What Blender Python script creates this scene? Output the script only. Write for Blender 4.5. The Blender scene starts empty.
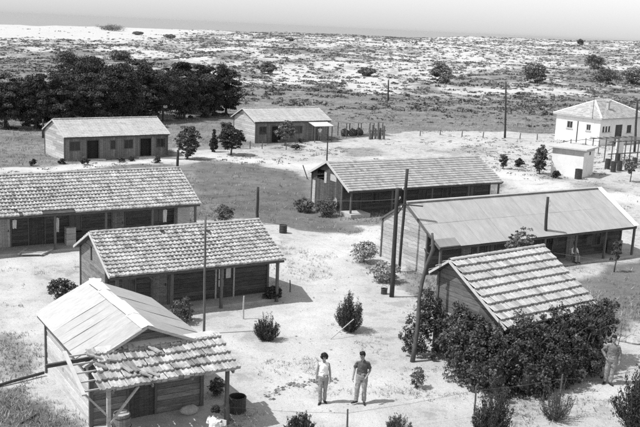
import bpy, math, random
import numpy as np
from mathutils import Vector, Matrix
R = math.radians
rnd = random.Random(7); rng = np.random.default_rng(7)
C = bpy.context.scene.collection
sc = bpy.context.scene
# ------------------------------------------------------------------ camera model (place measured from the photograph)
FPX, PITCH, ROLL, H = 911.87, .20318, .04587, 11.848
cp, sp, cr, sr = math.cos(PITCH), math.sin(PITCH), math.cos(ROLL), math.sin(ROLL)
def ray(px, py):
    x = px-320; y = py-213.5
    u = x*cr+y*sr; v = -x*sr+y*cr
    return np.array([u/FPX, cp-v/FPX*sp*1.0, -sp-v/FPX*cp])
# ------------------------------------------------------------------ terrain
CT = [(-12,8,0),(0,8,0),(14,8,0),(-10,25,0),(0,25,0),(12,26,0),(-8,34,-.12),(4,34,-.05),(9,31,0),(18,34,-.2),(-20,40,-.3),(-8,45,-.3),(4,45,-.5),
      (10,46,-.66),(19,53,-.66),(26,48,-.5),(4,60,-.7),(14,66,-.6),(-12,60,-.5),(-30,60,-.45),(-22,78,-.68),(-14,84,-.68),(-7,95,-.57),(2,100,-.5),
      (22,77,.05),(30,82,.05),(30,101,.19),(38,104,.19),(-40,110,-.6),(-20,125,-.6),(0,140,-.6),(30,140,-.3),(60,140,0),(60,80,0)]
CA = np.array(CT)
def vnoise(x, y, s, seed=0):
    x = np.asarray(x, float)/s; y = np.asarray(y, float)/s
    xi = np.floor(x).astype(np.int64); yi = np.floor(y).astype(np.int64); fx = x-xi; fy = y-yi
    fx = fx*fx*(3-2*fx); fy = fy*fy*(3-2*fy)
    def h(a, b):
        n = (a*374761393+b*668265263+seed*144665) & 0xffffffff
        n = ((n ^ (n >> 13))*1274126177) & 0xffffffff
        return ((n ^ (n >> 16)) & 0xffff)/65535.
    return (h(xi,yi)*(1-fx)+h(xi+1,yi)*fx)*(1-fy)+(h(xi,yi+1)*(1-fx)+h(xi+1,yi+1)*fx)*fy
def fbm(x, y, s, o=4, seed=0):
    t = 0; a = .5; n = 0
    for k in range(o): t = t+a*vnoise(x, y, s/2**k, seed+k*17); n += a; a *= .5
    return t/n
def sstep(a, b, x):
    t = np.clip((x-a)/(b-a), 0, 1); return t*t*(3-2*t)
def gz(x, y):
    x = np.asarray(x, float); y = np.asarray(y, float)
    num = np.zeros(x.shape); den = np.zeros(x.shape)
    for a, b, c in CT:
        w = 1/(((x-a)**2+(y-b)**2)/25+1)**2; num = num+w*c; den = den+w
    z = num/den
    far = sstep(135, 190, y)
    z = z*(1-far)+far*(-.4)
    ztop = np.clip(6.4+.0185*x, .5, 16)
    z = z+ztop*sstep(175, 590, y)**.9
    am = sstep(150, 260, y)
    z = z+am*((fbm(x, y, 55, 3, 3)-.5)*3.4+(fbm(x, y, 16, 3, 9)-.5)*1.5)
    z = z+(vnoise(x, y, 3.1, 5)-.5)*.06+(vnoise(x, y, 1.1, 6)-.5)*.035
    z = z+sstep(2,8,x)*sstep(64,72,y)*(1-sstep(112,125,y))*((fbm(x,y,5,3,71)-.5)*.75)*(1-np.exp(-((x-25)**2+(y-80)**2)/60))*(1-np.exp(-((x-33)**2+(y-104)**2)/80))
    z = z-sstep(620, 860, y)*26
    return z
def at(px, py):
    D = ray(px, py); ts = 14*1.012**np.arange(360); g = gz(D[0]*ts, D[1]*ts); below = np.nonzero(H+D[2]*ts < g)[0]
    if len(below) == 0:
        t = (0-H)/D[2]; return Vector((D[0]*t, D[1]*t, 0.))
    a, b = ts[max(below[0]-1,0)], ts[below[0]]
    for _ in range(18):
        m = (a+b)/2
        if H+D[2]*m < float(gz(D[0]*m, D[1]*m)): b = m
        else: a = m
    P = D*b; return Vector((P[0], P[1], float(gz(P[0], P[1]))))
def ztop(px, py, Y):                                       # height of the pixel's ray where it passes depth Y
    D = ray(px, py); return H+D[2]*Y/D[1]
# ------------------------------------------------------------------ materials
def mat(name, v, nscale=6., namt=.35, stretch=(1,1,1), bump=.2, rough=.85, fine=0., spec=.2, usetone=True, bscale=None, metal=0):
    m = bpy.data.materials.new(name); m.use_nodes = True; nt = m.node_tree; N = nt.nodes; L = nt.links
    b = N['Principled BSDF']; b.inputs['Roughness'].default_value = rough; b.inputs['Specular IOR Level'].default_value = spec; b.inputs['Metallic'].default_value = metal
    tc = N.new('ShaderNodeTexCoord'); mp = N.new('ShaderNodeMapping'); mp.inputs['Scale'].default_value = stretch
    L.new(tc.outputs['Object'], mp.inputs['Vector'])
    n1 = N.new('ShaderNodeTexNoise'); n1.inputs['Scale'].default_value = nscale; n1.inputs['Detail'].default_value = 8; n1.inputs['Roughness'].default_value = .7
    L.new(mp.outputs[0], n1.inputs['Vector'])
    mr = N.new('ShaderNodeMapRange'); mr.inputs[1].default_value = .3; mr.inputs[2].default_value = .7
    mr.inputs[3].default_value = v*(1-namt); mr.inputs[4].default_value = v*(1+namt)
    L.new(n1.outputs[0], mr.inputs[0]); out = mr.outputs[0]
    if usetone:
        at_ = N.new('ShaderNodeAttribute'); at_.attribute_name = 'tone'
        mu = N.new('ShaderNodeMath'); mu.operation = 'MULTIPLY'; L.new(out, mu.inputs[0]); L.new(at_.outputs['Fac'], mu.inputs[1]); out = mu.outputs[0]
    cb = N.new('ShaderNodeCombineColor')
    for i in range(3): L.new(out, cb.inputs[i])
    L.new(cb.outputs[0], b.inputs['Base Color'])
    if bump:
        n2 = N.new('ShaderNodeTexNoise'); n2.inputs['Scale'].default_value = bscale or nscale*3; n2.inputs['Detail'].default_value = 6
        L.new(mp.outputs[0], n2.inputs['Vector'])
        bp = N.new('ShaderNodeBump'); bp.inputs['Strength'].default_value = bump; bp.inputs['Distance'].default_value = .02
        L.new(n2.outputs[0], bp.inputs['Height']); L.new(bp.outputs[0], b.inputs['Normal'])
    return m
M = {}
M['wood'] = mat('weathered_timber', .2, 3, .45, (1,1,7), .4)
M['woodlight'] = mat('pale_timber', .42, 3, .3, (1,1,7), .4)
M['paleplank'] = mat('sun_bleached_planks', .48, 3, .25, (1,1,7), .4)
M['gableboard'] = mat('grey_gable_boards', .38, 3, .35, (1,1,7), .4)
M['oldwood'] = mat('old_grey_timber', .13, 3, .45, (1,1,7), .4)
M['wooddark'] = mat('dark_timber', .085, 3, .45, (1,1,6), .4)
M['post'] = mat('post_timber', .12, 6, .4, (4,4,.6), .4)
M['pole'] = mat('pole_timber', .05, 6, .4, (4,4,.5), .3)
M['pale'] = mat('pale_boards', .55, 2, .15, (1,1,1), .1)
M['tile'] = mat('roof_tile', .37, 5, .38, (1,1,1), .3)
M['tile4'] = mat('stepped_roof_tile', .4, 6, .25, (1,1,1), .3)
M['tile2'] = mat('newer_roof_tile', .42, 7, .16, (1,1,1), .3)
M['tile3'] = mat('ribbed_roof_tile', .36, 5, .22, (1,1,1), .2)
M['felt'] = mat('roofing_felt', .39, 3, .16, (1,2.5,1), .25, bscale=30)
M['sheet'] = mat('cement_sheet', .37, 1.4, .16, (2.5,.6,1), .25, bscale=40)
M['white'] = mat('whitewash', .74, 1.1, .12, (1,1,1), .08)
M['trim'] = mat('pale_trim', .48, 4, .12)
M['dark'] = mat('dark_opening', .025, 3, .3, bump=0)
M['glass'] = mat('window_glass', .04, 2, .2, bump=0, rough=.12, spec=.5)
M['concrete'] = mat('concrete', .42, 3, .2)
M['vineleaf'] = mat('vine_leaves', .065, 1.3, .35, bump=0, rough=.5, spec=.35)
M['leaf'] = mat('broad_leaves', .085, 1.3, .3, bump=0, rough=.6, spec=.3)
M['leafdark'] = mat('pine_foliage', .055, .5, .4, bump=0, rough=.7, spec=.2)
M['leafgrey'] = mat('grey_green_leaves', .13, 2, .3, bump=0, rough=.7)
M['scrub'] = mat('scrub_foliage', .15, .05, .3, bump=0, rough=.9)
M['dry'] = mat('dry_grass', .3, 1, .3, bump=0, rough=.9)
M['bark'] = mat('bark', .09, 8, .4, (3,3,.6), .6)
M['metal'] = mat('dark_iron', .04, 8, .4, bump=.2, rough=.6, spec=.5)
M['wire'] = mat('wire', .12, 8, .2, bump=0, rough=.5)
M['skin'] = mat('skin', .27, 8, .1, bump=0, rough=.6, usetone=False)
M['hair'] = mat('hair', .018, 30, .4, bump=.4, rough=.6)
M['shirtw'] = mat('white_cotton', .8, 6, .05, bump=.3, bscale=14, usetone=False)
M['shirtg'] = mat('grey_cotton', .095, 9, .2, bump=.4, bscale=14, usetone=False)
M['shirtm'] = mat('pale_grey_cotton', .17, 9, .15, bump=.4, bscale=14, usetone=False)
M['trousl'] = mat('light_trouser_cloth', .27, 9, .15, bump=.5, bscale=14, usetone=False)
M['trousg'] = mat('grey_trouser_cloth', .27, 9, .15, bump=.5, bscale=14, usetone=False)
M['shoe'] = mat('shoe_leather', .03, 9, .2, bump=0, rough=.5)
M['stone'] = mat('stone', .4, 5, .3, bump=.6)
# ------------------------------------------------------------------ mesh builder
class MB:
    def __init__(s): s.V = []; s.F = []; s.T = []
    def add(s, V, F, t=1.):
        n = len(s.V); s.V += [tuple(v) for v in V]; s.F += [tuple(i+n for i in f) for f in F]; s.T += [t]*len(F)
    def hexa(s, p, t=1.): s.add(p, [(0,3,2,1),(4,5,6,7),(0,1,5,4),(1,2,6,5),(2,3,7,6),(3,0,4,7)], t)
    def box(s, x0,x1,y0,y1,z0,z1, t=1.):
        s.hexa([(x0,y0,z0),(x1,y0,z0),(x1,y1,z0),(x0,y1,z0),(x0,y0,z1),(x1,y0,z1),(x1,y1,z1),(x0,y1,z1)], t)
    def beam(s, a, b, w, h=None, t=1., up=(0,0,1)):
        a = Vector(a); b = Vector(b); h = h or w; d = (b-a).normalized(); u = Vector(up)
        if abs(d.dot(u)) > .98: u = Vector((0,1,0))
        sd = d.cross(u).normalized()*(w/2); uu = sd.cross(d).normalized()*(h/2)
        s.hexa([a-sd-uu,a+sd-uu,b+sd-uu,b-sd-uu,a-sd+uu,a+sd+uu,b+sd+uu,b-sd+uu], t)
    def tube(s, pts, rad, n=8, t=1., cap=True, ry=None):
        P = [Vector(p) for p in pts]; base = len(s.V); rings = []
        ref = None
        for i, p in enumerate(P):
            d = (P[min(i+1,len(P)-1)]-P[max(i-1,0)]).normalized()
            if ref is None: ref = Vector((1,0,0)) if abs(d.x) < .8 else Vector((0,1,0))
            x = (ref-d*ref.dot(d)).normalized(); y = d.cross(x); ref = x
            r = rad[i] if isinstance(rad, (list,tuple)) else rad
            r2 = (ry[i] if ry else r)
            rings.append([p+x*math.cos(2*math.pi*k/n)*r+y*math.sin(2*math.pi*k/n)*r2 for k in range(n)])
        V = [q for r_ in rings for q in r_]; F = []
        for i in range(len(P)-1):
            for k in range(n): F.append((i*n+k, i*n+(k+1)%n, (i+1)*n+(k+1)%n, (i+1)*n+k))
        if cap: F.append(tuple(range(n-1,-1,-1))); F.append(tuple((len(P)-1)*n+k for k in range(n)))
        s.add(V, F, t)
    def ball(s, c, r, n=10, m=7, jit=0., t=1.):
        c = Vector(c); r = (r,r,r) if not hasattr(r,'__len__') else r; V = []; F = []
        for i in range(m+1):
            th = math.pi*i/m
            for k in range(n):
                ph = 2*math.pi*k/n; j = 1+rnd.uniform(-jit, jit)
                V.append((c.x+r[0]*j*math.sin(th)*math.cos(ph), c.y+r[1]*j*math.sin(th)*math.sin(ph), c.z+r[2]*j*math.cos(th)))
        for i in range(m):
            for k in range(n): F.append((i*n+k,(i+1)*n+k,(i+1)*n+(k+1)%n,i*n+(k+1)%n))
        s.add(V, F, t)
    def build(s, name, m, parent=None, smooth=False):
        me = bpy.data.meshes.new(name); me.from_pydata(s.V, [], s.F)
        a = me.attributes.new('tone','FLOAT','FACE'); a.data.foreach_set('value', s.T)
        if smooth: me.polygons.foreach_set('use_smooth', [True]*len(me.polygons))
        me.materials.append(m); o = bpy.data.objects.new(name, me); C.objects.link(o)
        if parent: o.parent = parent
        return o
def npmesh(name, V, F, m, parent=None, tone=None, attrs=None, smooth=False):
    V = np.asarray(V, np.float32); F = np.asarray(F, np.int32); k = F.shape[1]
    me = bpy.data.meshes.new(name); me.vertices.add(len(V)); me.vertices.foreach_set('co', V.ravel())
    me.loops.add(F.size); me.loops.foreach_set('vertex_index', F.ravel())
    me.polygons.add(len(F)); me.polygons.foreach_set('loop_start', np.arange(0, F.size, k, dtype=np.int32))
    me.update(calc_edges=True)
    if smooth: me.polygons.foreach_set('use_smooth', np.ones(len(F), bool))
    a = me.attributes.new('tone','FLOAT','FACE'); a.data.foreach_set('value', (np.ones(len(F)) if tone is None else tone).astype(np.float32))
    for kx, v in (attrs or {}).items():
        a = me.attributes.new(kx,'FLOAT','POINT'); a.data.foreach_set('value', v.astype(np.float32))
    me.materials.append(m); o = bpy.data.objects.new(name, me); C.objects.link(o)
    if parent: o.parent = parent
    return o
def tag(o, label, cat, group=None, kind=None):
    o['label'] = label; o['category'] = cat
    if group: o['group'] = group
    if kind: o['kind'] = kind
    return o
def empty(name, loc, rz=0, label=None, cat=None, group=None):
    o = bpy.data.objects.new(name, None); C.objects.link(o); o.location = loc; o.rotation_euler = (0,0,rz); o.empty_display_size = .3
    if label: tag(o, label, cat, group)
    return o
# ------------------------------------------------------------------ ground
def inpoly(x, y, poly):
    ins = np.zeros(x.shape, bool); d = np.full(x.shape, 1e9); n = len(poly)
    for i in range(n):
        x0,y0 = poly[i]; x1,y1 = poly[(i+1)%n]
        c = ((y0 > y) != (y1 > y)) & (x < (x1-x0)*(y-y0)/((y1-y0) if y1 != y0 else 1e-9)+x0); ins ^= c
        vx,vy = x1-x0,y1-y0; t = np.clip(((x-x0)*vx+(y-y0)*vy)/(vx*vx+vy*vy+1e-9),0,1)
        d = np.minimum(d, np.hypot(x-x0-t*vx, y-y0-t*vy))
    return np.where(ins, d, -d)
def wp(pts): return [tuple(at(*p)[:2]) for p in pts]
DIRT = [  # bare sandy ground, outlines in the photograph dropped onto the terrain
 wp([(-60,252),(60,246),(205,235),(200,222),(232,219),(285,226),(345,234),(383,224),(385,250),(400,262),(420,300),(480,330),(520,345),(600,350),(640,320),(760,330),(760,470),(-100,470),(-80,330)]),
 wp([(168,147),(215,150),(300,143),(420,131),(560,134),(700,150),(760,190),(700,262),(638,262),(600,275),(560,285),(560,262),(500,200),(500,184),(330,176),(306,176),(260,166),(200,158),(168,157)]),
 wp([(-60,170),(0,168),(100,161),(170,158),(205,160),(190,164),(100,168),(0,178),(-60,180)]),
 wp([(470,250),(560,268),(640,258),(640,262),(575,277),(560,300),(470,290)]),
]
GRASS = [ # greener, darker turf
 (wp([(204,160),(262,168),(306,177),(312,206),(290,206),(258,212),(215,210),(200,195),(190,168)]), .8),
 (wp([(590,263),(640,258),(760,275),(760,335),(640,322),(610,318),(600,300),(575,280)]), .5),
 (wp([(215,206),(310,200),(345,222),(383,226),(330,232),(285,230),(232,219)]), .75),
 (wp([(-40,385),(40,378),(75,420),(70,460),(-60,460)]), .7),
 (wp([(-30,330),(20,335),(42,350),(42,378),(-30,380)]), .5),
 (wp([(350,258),(385,262),(422,288),(440,312),(415,318),(405,290),(368,275)]), .6),
 (wp([(285,350),(340,352),(325,372),(290,368)]), .22),
 (wp([(470,398),(560,390),(600,430),(470,440)]), .3),
 (wp([(28,262),(58,262),(62,272),(30,275)]), .3), (wp([(8,300),(30,296),(34,304),(10,310)]), .28), (wp([(225,268),(250,262),(246,272)]), .2),
 (wp([(560,186),(600,182),(640,192),(600,198)]), .3), (wp([(530,175),(560,172),(575,182),(540,186)]), .3), (wp([(420,150),(470,146),(500,152),(450,158)]), .25),
 (wp([(330,146),(380,148),(400,156),(350,158)]), .3), (wp([(255,142),(300,148),(300,156),(262,150)]), .25), (wp([(370,372),(400,366),(430,372),(400,388)]), .2),
 (wp([(265,372),(300,352),(315,345),(318,352),(290,372),(275,384)]), .25), (wp([(0,402),(30,396),(34,420),(0,426)]), .5),
 (wp([(-60,178),(200,163),(210,172),(-60,190)]), .35),
]
def grid_axis(core0, core1, step, lo, hi, gr=1.06):
    a = list(np.arange(core0, core1, step)); s = step; v = a[-1]
    while v < hi: s = min(s*gr, 26); v += s; a.append(v)
    b = []; s = step; v = core0
    while v > lo: s = min(s*gr, 26); v -= s; b.append(v)
    return np.array(b[::-1]+a)
gx = grid_axis(-34, 44, .34, -620, 700, 1.045)
gy = []; v = -80.
while v < 16: gy.append(v); v += 4
while v < 112: gy.append(v); v += .34
while v < 1000: gy.append(v); v += min(.34+(v-112)*.012, 6)
gy = np.array(gy)
X, Y = np.meshgrid(gx, gy); X = X.ravel(); Y = Y.ravel(); Z = gz(X, Y)
wx = X+(fbm(X,Y,2.5,3,21)-.5)*2.4; wy = Y+(fbm(X,Y,2.5,3,22)-.5)*2.4
dirt = np.zeros(X.shape)
for k,p in enumerate(DIRT): dirt = np.maximum(dirt, sstep(-.8, .8, inpoly(wx, wy, p))*(1.,.62,.62,1.)[k])
turf = np.zeros(X.shape)
for p, a in GRASS:
    w = sstep(-.6, 1.2, inpoly(wx, wy, p)); turf = np.maximum(turf, w*a)
dirt = dirt*(1-turf)
def sandmask(x, y):
    edge = 168+26*(fbm(x, y, 60, 3, 40)-.5)+np.clip(-x, 0, 80)*.25
    m = sstep(edge-12, edge+12, y)
    n = fbm(x, y*.5, 9, 3, 31)
    return m*np.clip(.58+(n-.5)*1.4+(fbm(x,y*.6,70,3,66)-.5)*.9-.2*(1-sstep(180,330,y)),0,1)
bare = sstep(330, 380, Y)*sstep(-35, -95, X+.02*(Y-450))
sand = np.maximum(sandmask(X, Y), bare)
sand = np.maximum(sand, .62*sstep(540,600,Y))
track = np.zeros(X.shape)
for pl,wd_ in [([(340,470),(325,420),(318,370),(312,320),(318,280),(330,255),(355,238),(378,232)],1.7),([(318,280),(260,262),(200,245),(110,250),(0,262),(-60,268)],1.3),([(0,262),(30,300),(20,345),(25,375)],.9),
    ([(640,400),(560,385),(470,385),(400,385),(330,400)],1.2),([(200,156),(260,161),(310,168),(380,160),(480,168),(560,195),(640,200),(720,215)],1.6),([(-40,172),(60,168),(200,158)],1.),([(205,336),(250,350),(300,372),(325,400)],.6)]:
    P_ = wp(pl)
    for (a,b_),(c,d_) in zip(P_,P_[1:]):
        t_ = np.clip(((wx-a)*(c-a)+(wy-b_)*(d_-b_))/((c-a)**2+(d_-b_)**2),0,1); q_ = np.hypot(wx-a-t_*(c-a), wy-b_-t_*(d_-b_))
        track = np.maximum(track, sstep(wd_*1.5, wd_*.5, q_))
for off in (-.7,.7):
    P_ = wp([(345,470),(335,420),(330,375),(322,330),(326,285),(345,255),(378,238)]); P_ = [(a+off,b_) for a,b_ in P_]
    for (a,b_),(c,d_) in zip(P_,P_[1:]):
        t_ = np.clip(((wx-a)*(c-a)+(wy-b_)*(d_-b_))/((c-a)**2+(d_-b_)**2),0,1); q_ = np.hypot(X+.25*(wx-X)-a-t_*(c-a), Y+.25*(wy-Y)-b_-t_*(d_-b_)); Z = Z-.05*sstep(.45,.15,q_)
nx, ny = len(gx), len(gy)
i = np.arange(nx*ny).reshape(ny, nx)
Fg = np.stack([i[:-1,:-1].ravel(), i[:-1,1:].ravel(), i[1:,1:].ravel(), i[1:,:-1].ravel()], 1)
def ground_mat():
    m = bpy.data.materials.new('sandy_ground'); m.use_nodes = True; nt = m.node_tree; N = nt.nodes; L = nt.links
    b = N['Principled BSDF']; b.inputs['Roughness'].default_value = .95; b.inputs['Specular IOR Level'].default_value = .1
    tc = N.new('ShaderNodeTexCoord')
    def noise(s, d=6, r=.65, st=(1,1,1)):
        mp = N.new('ShaderNodeMapping'); mp.inputs['Scale'].default_value = st; L.new(tc.outputs['Object'], mp.inputs['Vector'])
        n = N.new('ShaderNodeTexNoise'); n.inputs['Scale'].default_value = s; n.inputs['Detail'].default_value = d; n.inputs['Roughness'].default_value = r
        L.new(mp.outputs[0], n.inputs['Vector']); return n.outputs[0]
    def mr(i_, a, b_, c, d):
        n = N.new('ShaderNodeMapRange'); L.new(i_, n.inputs[0])
        for k, v in zip((1,2,3,4), (a,b_,c,d)): n.inputs[k].default_value = v
        return n.outputs[0]
    def mth(op, a, b_):
        n = N.new('ShaderNodeMath'); n.operation = op; n.use_clamp = False
        for k, v in ((0,a),(1,b_)):
            if isinstance(v, (int,float)): n.inputs[k].default_value = v
            else: L.new(v, n.inputs[k])
        return n.outputs[0]
    def mix(f, a, b_): return mth('ADD', mth('MULTIPLY', a, mth('SUBTRACT', 1., f)), mth('MULTIPLY', b_, f))
    def att(nm):
        n = N.new('ShaderNodeAttribute'); n.attribute_name = nm; return n.outputs['Fac']
    n_f = noise(9, 8, .8); n_m = noise(.9, 8, .7); n_l = noise(.13, 6, .6); n_vf = noise(28, 3, .6); n_str = noise(.07, 8, .75, (1,2.6,1))
    field = mth('ADD', mth('ADD', mr(n_f, .3, .7, .09, .24), mr(n_m, .3, .7, -.05, .07)), mr(n_l, .3, .7, -.03, .05))
    field = mth('ADD', field, mr(n_str, .35, .65, -.045, .05))
    spk = mr(n_vf, .28, .40, .40, 1.); blot = mr(n_f, .30, .46, .55, 1.)
    dirtc = mth('MULTIPLY', mth('MULTIPLY', mth('ADD', mr(n_m, .3, .7, .43, .67), mr(n_l, .3, .7, -.06, .05)), spk), blot)
    turfc = mth('ADD', mth('ADD', mr(n_f, .25, .75, .07, .2), mr(n_m, .3, .7, -.04, .045)), mth('ADD', mr(n_vf, .3, .7, -.03, .03), mr(n_l, .35, .65, -.02, .03)))
    sandc = mth('ADD', mr(n_f, .3, .7, .40, .6), mr(n_m, .3, .7, -.09, .05))
    dsel = mr(mth('ADD', mth('ADD', att('dirt'), mth('MULTIPLY', att('track'), .16)), mth('ADD', mth('MULTIPLY', mth('SUBTRACT', n_f, .5), .7), mth('MULTIPLY', mth('SUBTRACT', n_m, .5), 1.1))), .27, .6, 0, 1)
    patch = mth('MULTIPLY', mr(mth('ADD', n_m, mth('MULTIPLY', n_f, .4)), .69, .80, 0, .65), mth('SUBTRACT', 1., mth('MULTIPLY', att('track'), .85)))
    dirtc = mth('MULTIPLY', dirtc, mth('ADD', .93, mth('MULTIPLY', att('track'), .1)))   # thin grass growing over the bare ground
    dcol = mix(patch, dirtc, field)
    tsel = mr(mth('ADD', att('turf'), mth('MULTIPLY', mth('SUBTRACT', n_m, .5), .8)), .22, .6, 0, 1)
    c = mix(dsel, field, dcol); c = mix(tsel, c, turfc)
    ssel = mr(mth('ADD', att('sand'), mth('MULTIPLY', mth('SUBTRACT', noise(.45, 8, .8), .5), 1.7)), .3, .72, 0, 1)
    c = mix(ssel, c, sandc)
    cb = N.new('ShaderNodeCombineColor')
    for k in range(3): L.new(c, cb.inputs[k])
    L.new(cb.outputs[0], b.inputs['Base Color'])
    bp = N.new('ShaderNodeBump'); bp.inputs['Strength'].default_value = .8; bp.inputs['Distance'].default_value = .06
    L.new(mth('ADD', n_f, mth('MULTIPLY', n_m, .8)), bp.inputs['Height']); L.new(bp.outputs[0], b.inputs['Normal'])
    return m
g = npmesh('ground', np.stack([X,Y,Z],1), Fg, ground_mat(), attrs=dict(track=track, dirt=dirt, turf=turf, sand=sand), smooth=True); g['kind'] = 'structure'
# sea
def sea_mat():
    m = mat('sea_water', .2, .02, .12, (1,3,1), .3, rough=.35, spec=.5, usetone=False, bscale=.15); return m
mb = MB(); mb.add([(-16000,700,-5),(16000,700,-5),(16000,26000,-5),(-16000,26000,-5)], [(0,1,2,3)])
s_ = mb.build('sea', sea_mat()); s_['kind'] = 'structure'
# ------------------------------------------------------------------ vegetation helpers
def leafquads(cen, size, tone, flat=.0, asp=.55, dirs=None, nor=None, wild=.55):
    n = len(cen); d = rng.normal(size=(n,3)) if dirs is None else dirs
    if nor is not None:
        nn = nor/(np.linalg.norm(nor,axis=1)[:,None]+1e-9)+rng.normal(size=(n,3))*wild; nn /= np.linalg.norm(nn,axis=1)[:,None]
        d = np.cross(nn, rng.normal(size=(n,3)))
    if flat: d[:,2] *= (1-flat)
    d /= np.linalg.norm(d,axis=1)[:,None]+1e-9
    e = rng.normal(size=(n,3)) if nor is None else np.cross(nn, d); e -= d*(e*d).sum(1)[:,None]; e /= np.linalg.norm(e,axis=1)[:,None]+1e-9
    s = (size*rng.uniform(.6,1.35,n))[:,None]
    V = np.stack([cen-d*s*.5, cen+e*s*asp*.5, cen+d*s*.5, cen-e*s*asp*.5], 1).reshape(-1,3)
    F = np.arange(n*4).reshape(n,4); return V, F, tone
def merge(parts):
    V=[];F=[];T=[];o=0
    for v,f,t in parts: V.append(v);F.append(f+o);T.append(t);o+=len(v)
    return np.concatenate(V),np.concatenate(F),np.concatenate(T)
def crown_pts(r, h, z0, nclump, nleaf, cr_, shape='round', fill=.55):
    """clump centres spread through the crown's volume, leaves spread round each"""
    cs = []
    while len(cs) < nclump:
        p = rng.uniform(-1,1,3); q = np.linalg.norm(p)
        if q > 1 or q < fill*rng.uniform(.3,1): continue
        if shape == 'cone' and math.hypot(p[0],p[1]) > (1-(p[2]+1)/2)*1.05+.08: continue
        if shape == 'flame' and math.hypot(p[0],p[1]) > math.sqrt(max(0,1-((p[2]+.35)/1.35)**2)) : continue
        cs.append(p)
    cs = np.array(cs); lump = 1+.22*np.sin(cs[:,0]*5+cs[:,2]*4+rng.uniform(0,6))*np.cos(cs[:,1]*5+rng.uniform(0,6))
    cs = cs*np.array([r,r,h/2])*lump[:,None]+np.array([0,0,z0+h/2])
    rad = cr_*rng.uniform(.6,1.5,nclump)
    q = rng.normal(size=(nclump*nleaf,3)); q /= np.linalg.norm(q,axis=1)[:,None]; q[:,2] = np.where(q[:,2]<-.2,-q[:,2],q[:,2])
    pts = np.repeat(cs, nleaf, 0)+q*np.repeat(rad,nleaf)[:,None]*(.35+.65*rng.uniform(size=(nclump*nleaf,1))**.6)*np.array([.85,.85,.6])
    global LASTN; LASTN = q+.5*(pts-np.array([0,0,z0+h*.4]))/np.array([r,r,h/2])+np.array([0,0,.25])
    tone = np.repeat(rng.uniform(.5,1.6,nclump), nleaf)*rng.uniform(.75,1.25,nclump*nleaf)
    return cs, pts, tone
def trunk_mb(h, r, r0, crown_c, nl=7, lean=.1):
    t = MB(); p = [Vector((0,0,-.2))]; a = rnd.uniform(0,6.28)
    for k in range(1,6): p.append(Vector((math.cos(a)*lean*h*k/5*rnd.uniform(.5,1.2), math.sin(a)*lean*h*k/5*rnd.uniform(.5,1.2), h*.75*k/5)))
    t.tube(p, [r*(1-.15*k) for k in range(6)], 8)
    idx = rng.choice(len(crown_c), min(nl,len(crown_c)), replace=False)
    for q in idx:
        c = Vector(crown_c[q]); s = p[rnd.randint(2,5)]
        m = s.lerp(c,.5)+Vector((rnd.uniform(-.1,.1),rnd.uniform(-.1,.1),rnd.uniform(0,.1)))*h*.3
        t.tube([s, m, c], [r*.4, r*.25, r*.08], 5)
    return t
def make_tree(name, loc, h, w, z0f=.2, leaf=.25, nclump=70, nleaf=60, shape='round', mleaf='leaf', trunk=.12, label='', cat='tree', group=None, fill=.55, crf=.22, nl=8):
    root = empty(name, loc, rnd.uniform(0,6.28), label, cat, group)
    z0 = h*z0f; ch = h-z0
    cs, pts, tone = crown_pts(w/2*.86, ch*.94, z0, nclump, nleaf, w*crf, shape, fill)
    pts[:,2] = np.maximum(pts[:,2], .03)
    V,F,T = leafquads(pts, leaf, tone, nor=LASTN, wild=.95)
    npmesh('crown', V, F, M[mleaf], root, T)
    trunk_mb(h, trunk, 0, cs, nl).build('trunk', M['bark'], root, True)
    return root
def px_tree(px, basey, topy, wpx, **k):
    P = at(px, basey); zt = ztop(px, topy, P.y); w = wpx*P.y/FPX
    return make_tree(loc=P, h=zt-P.z, w=w, **k)
def copy_tree(o, parent=None):
    c = o.copy(); C.objects.link(c)
    if parent: c.parent = parent
    for ch in list(o.children): copy_tree(ch, c)
    return c
# --- the dark grove on the left, each tree its own
GR = 'grove of dark trees behind the long cabin'
protos = []
grove = [ # px, base y, top y, width px, words
 (6,128,72,44,'dark grove tree cut by the left edge of the photo, low rounded crown'),
 (36,129,74,46,'broad dark tree second from the left edge in the grove'),
 (62,130,76,40,'dense dark tree directly behind the left gable of the long cabin'),
 (79,116,46,60,'tallest tree of the dark grove, its crown top standing above the others'),
 (92,128,72,42,'dark tree behind the middle of the cabin roof, in front of the tallest one'),
 (118,127,64,48,'dark leafy tree behind the right half of the cabin roof'),
 (142,122,67,44,'dark tree with a lumpy top right of the cabin roof ridge end'),
 (163,121,64,42,'dark tree in the middle of the grove, above the round young tree'),
 (184,119,70,36,'slightly lower dark tree between two taller ones, right part of the grove'),
 (204,117,65,40,'dark tree second from the right end of the grove, touching the last'),
 (226,115,66,34,'last tree at the right end of the dark grove, beside the meadow'),
 (20,116,78,50,'dark crown filling the gap at the back of the grove near the left edge'),
 (132,116,58,50,'taller dark crown standing in the back row of the grove, right of centre'),
 (182,113,62,46,'dark crown in the back row near the right end of the grove'),
]
for k, (px, by, ty, w, lb) in enumerate(grove):
    P = at(px, by); h = ztop(px, ty, P.y)-P.z; wm = w*P.y/FPX*(1.0 if k%3 else 1.1)
    if k < 4:
        t = make_tree('grove_tree', P, h, wm, .0, .21, 130, 210, 'round', 'leafdark', .2, lb, 'tree', GR, .5, .14, 9); protos.append((t,h,wm))
    else:
        t0,h0,w0 = protos[k%4]; t = copy_tree(t0); t.location = P; t.scale = (wm/w0,wm/w0,h/h0); t.rotation_euler.z = rnd.uniform(0,6.28); t['label'] = lb
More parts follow.
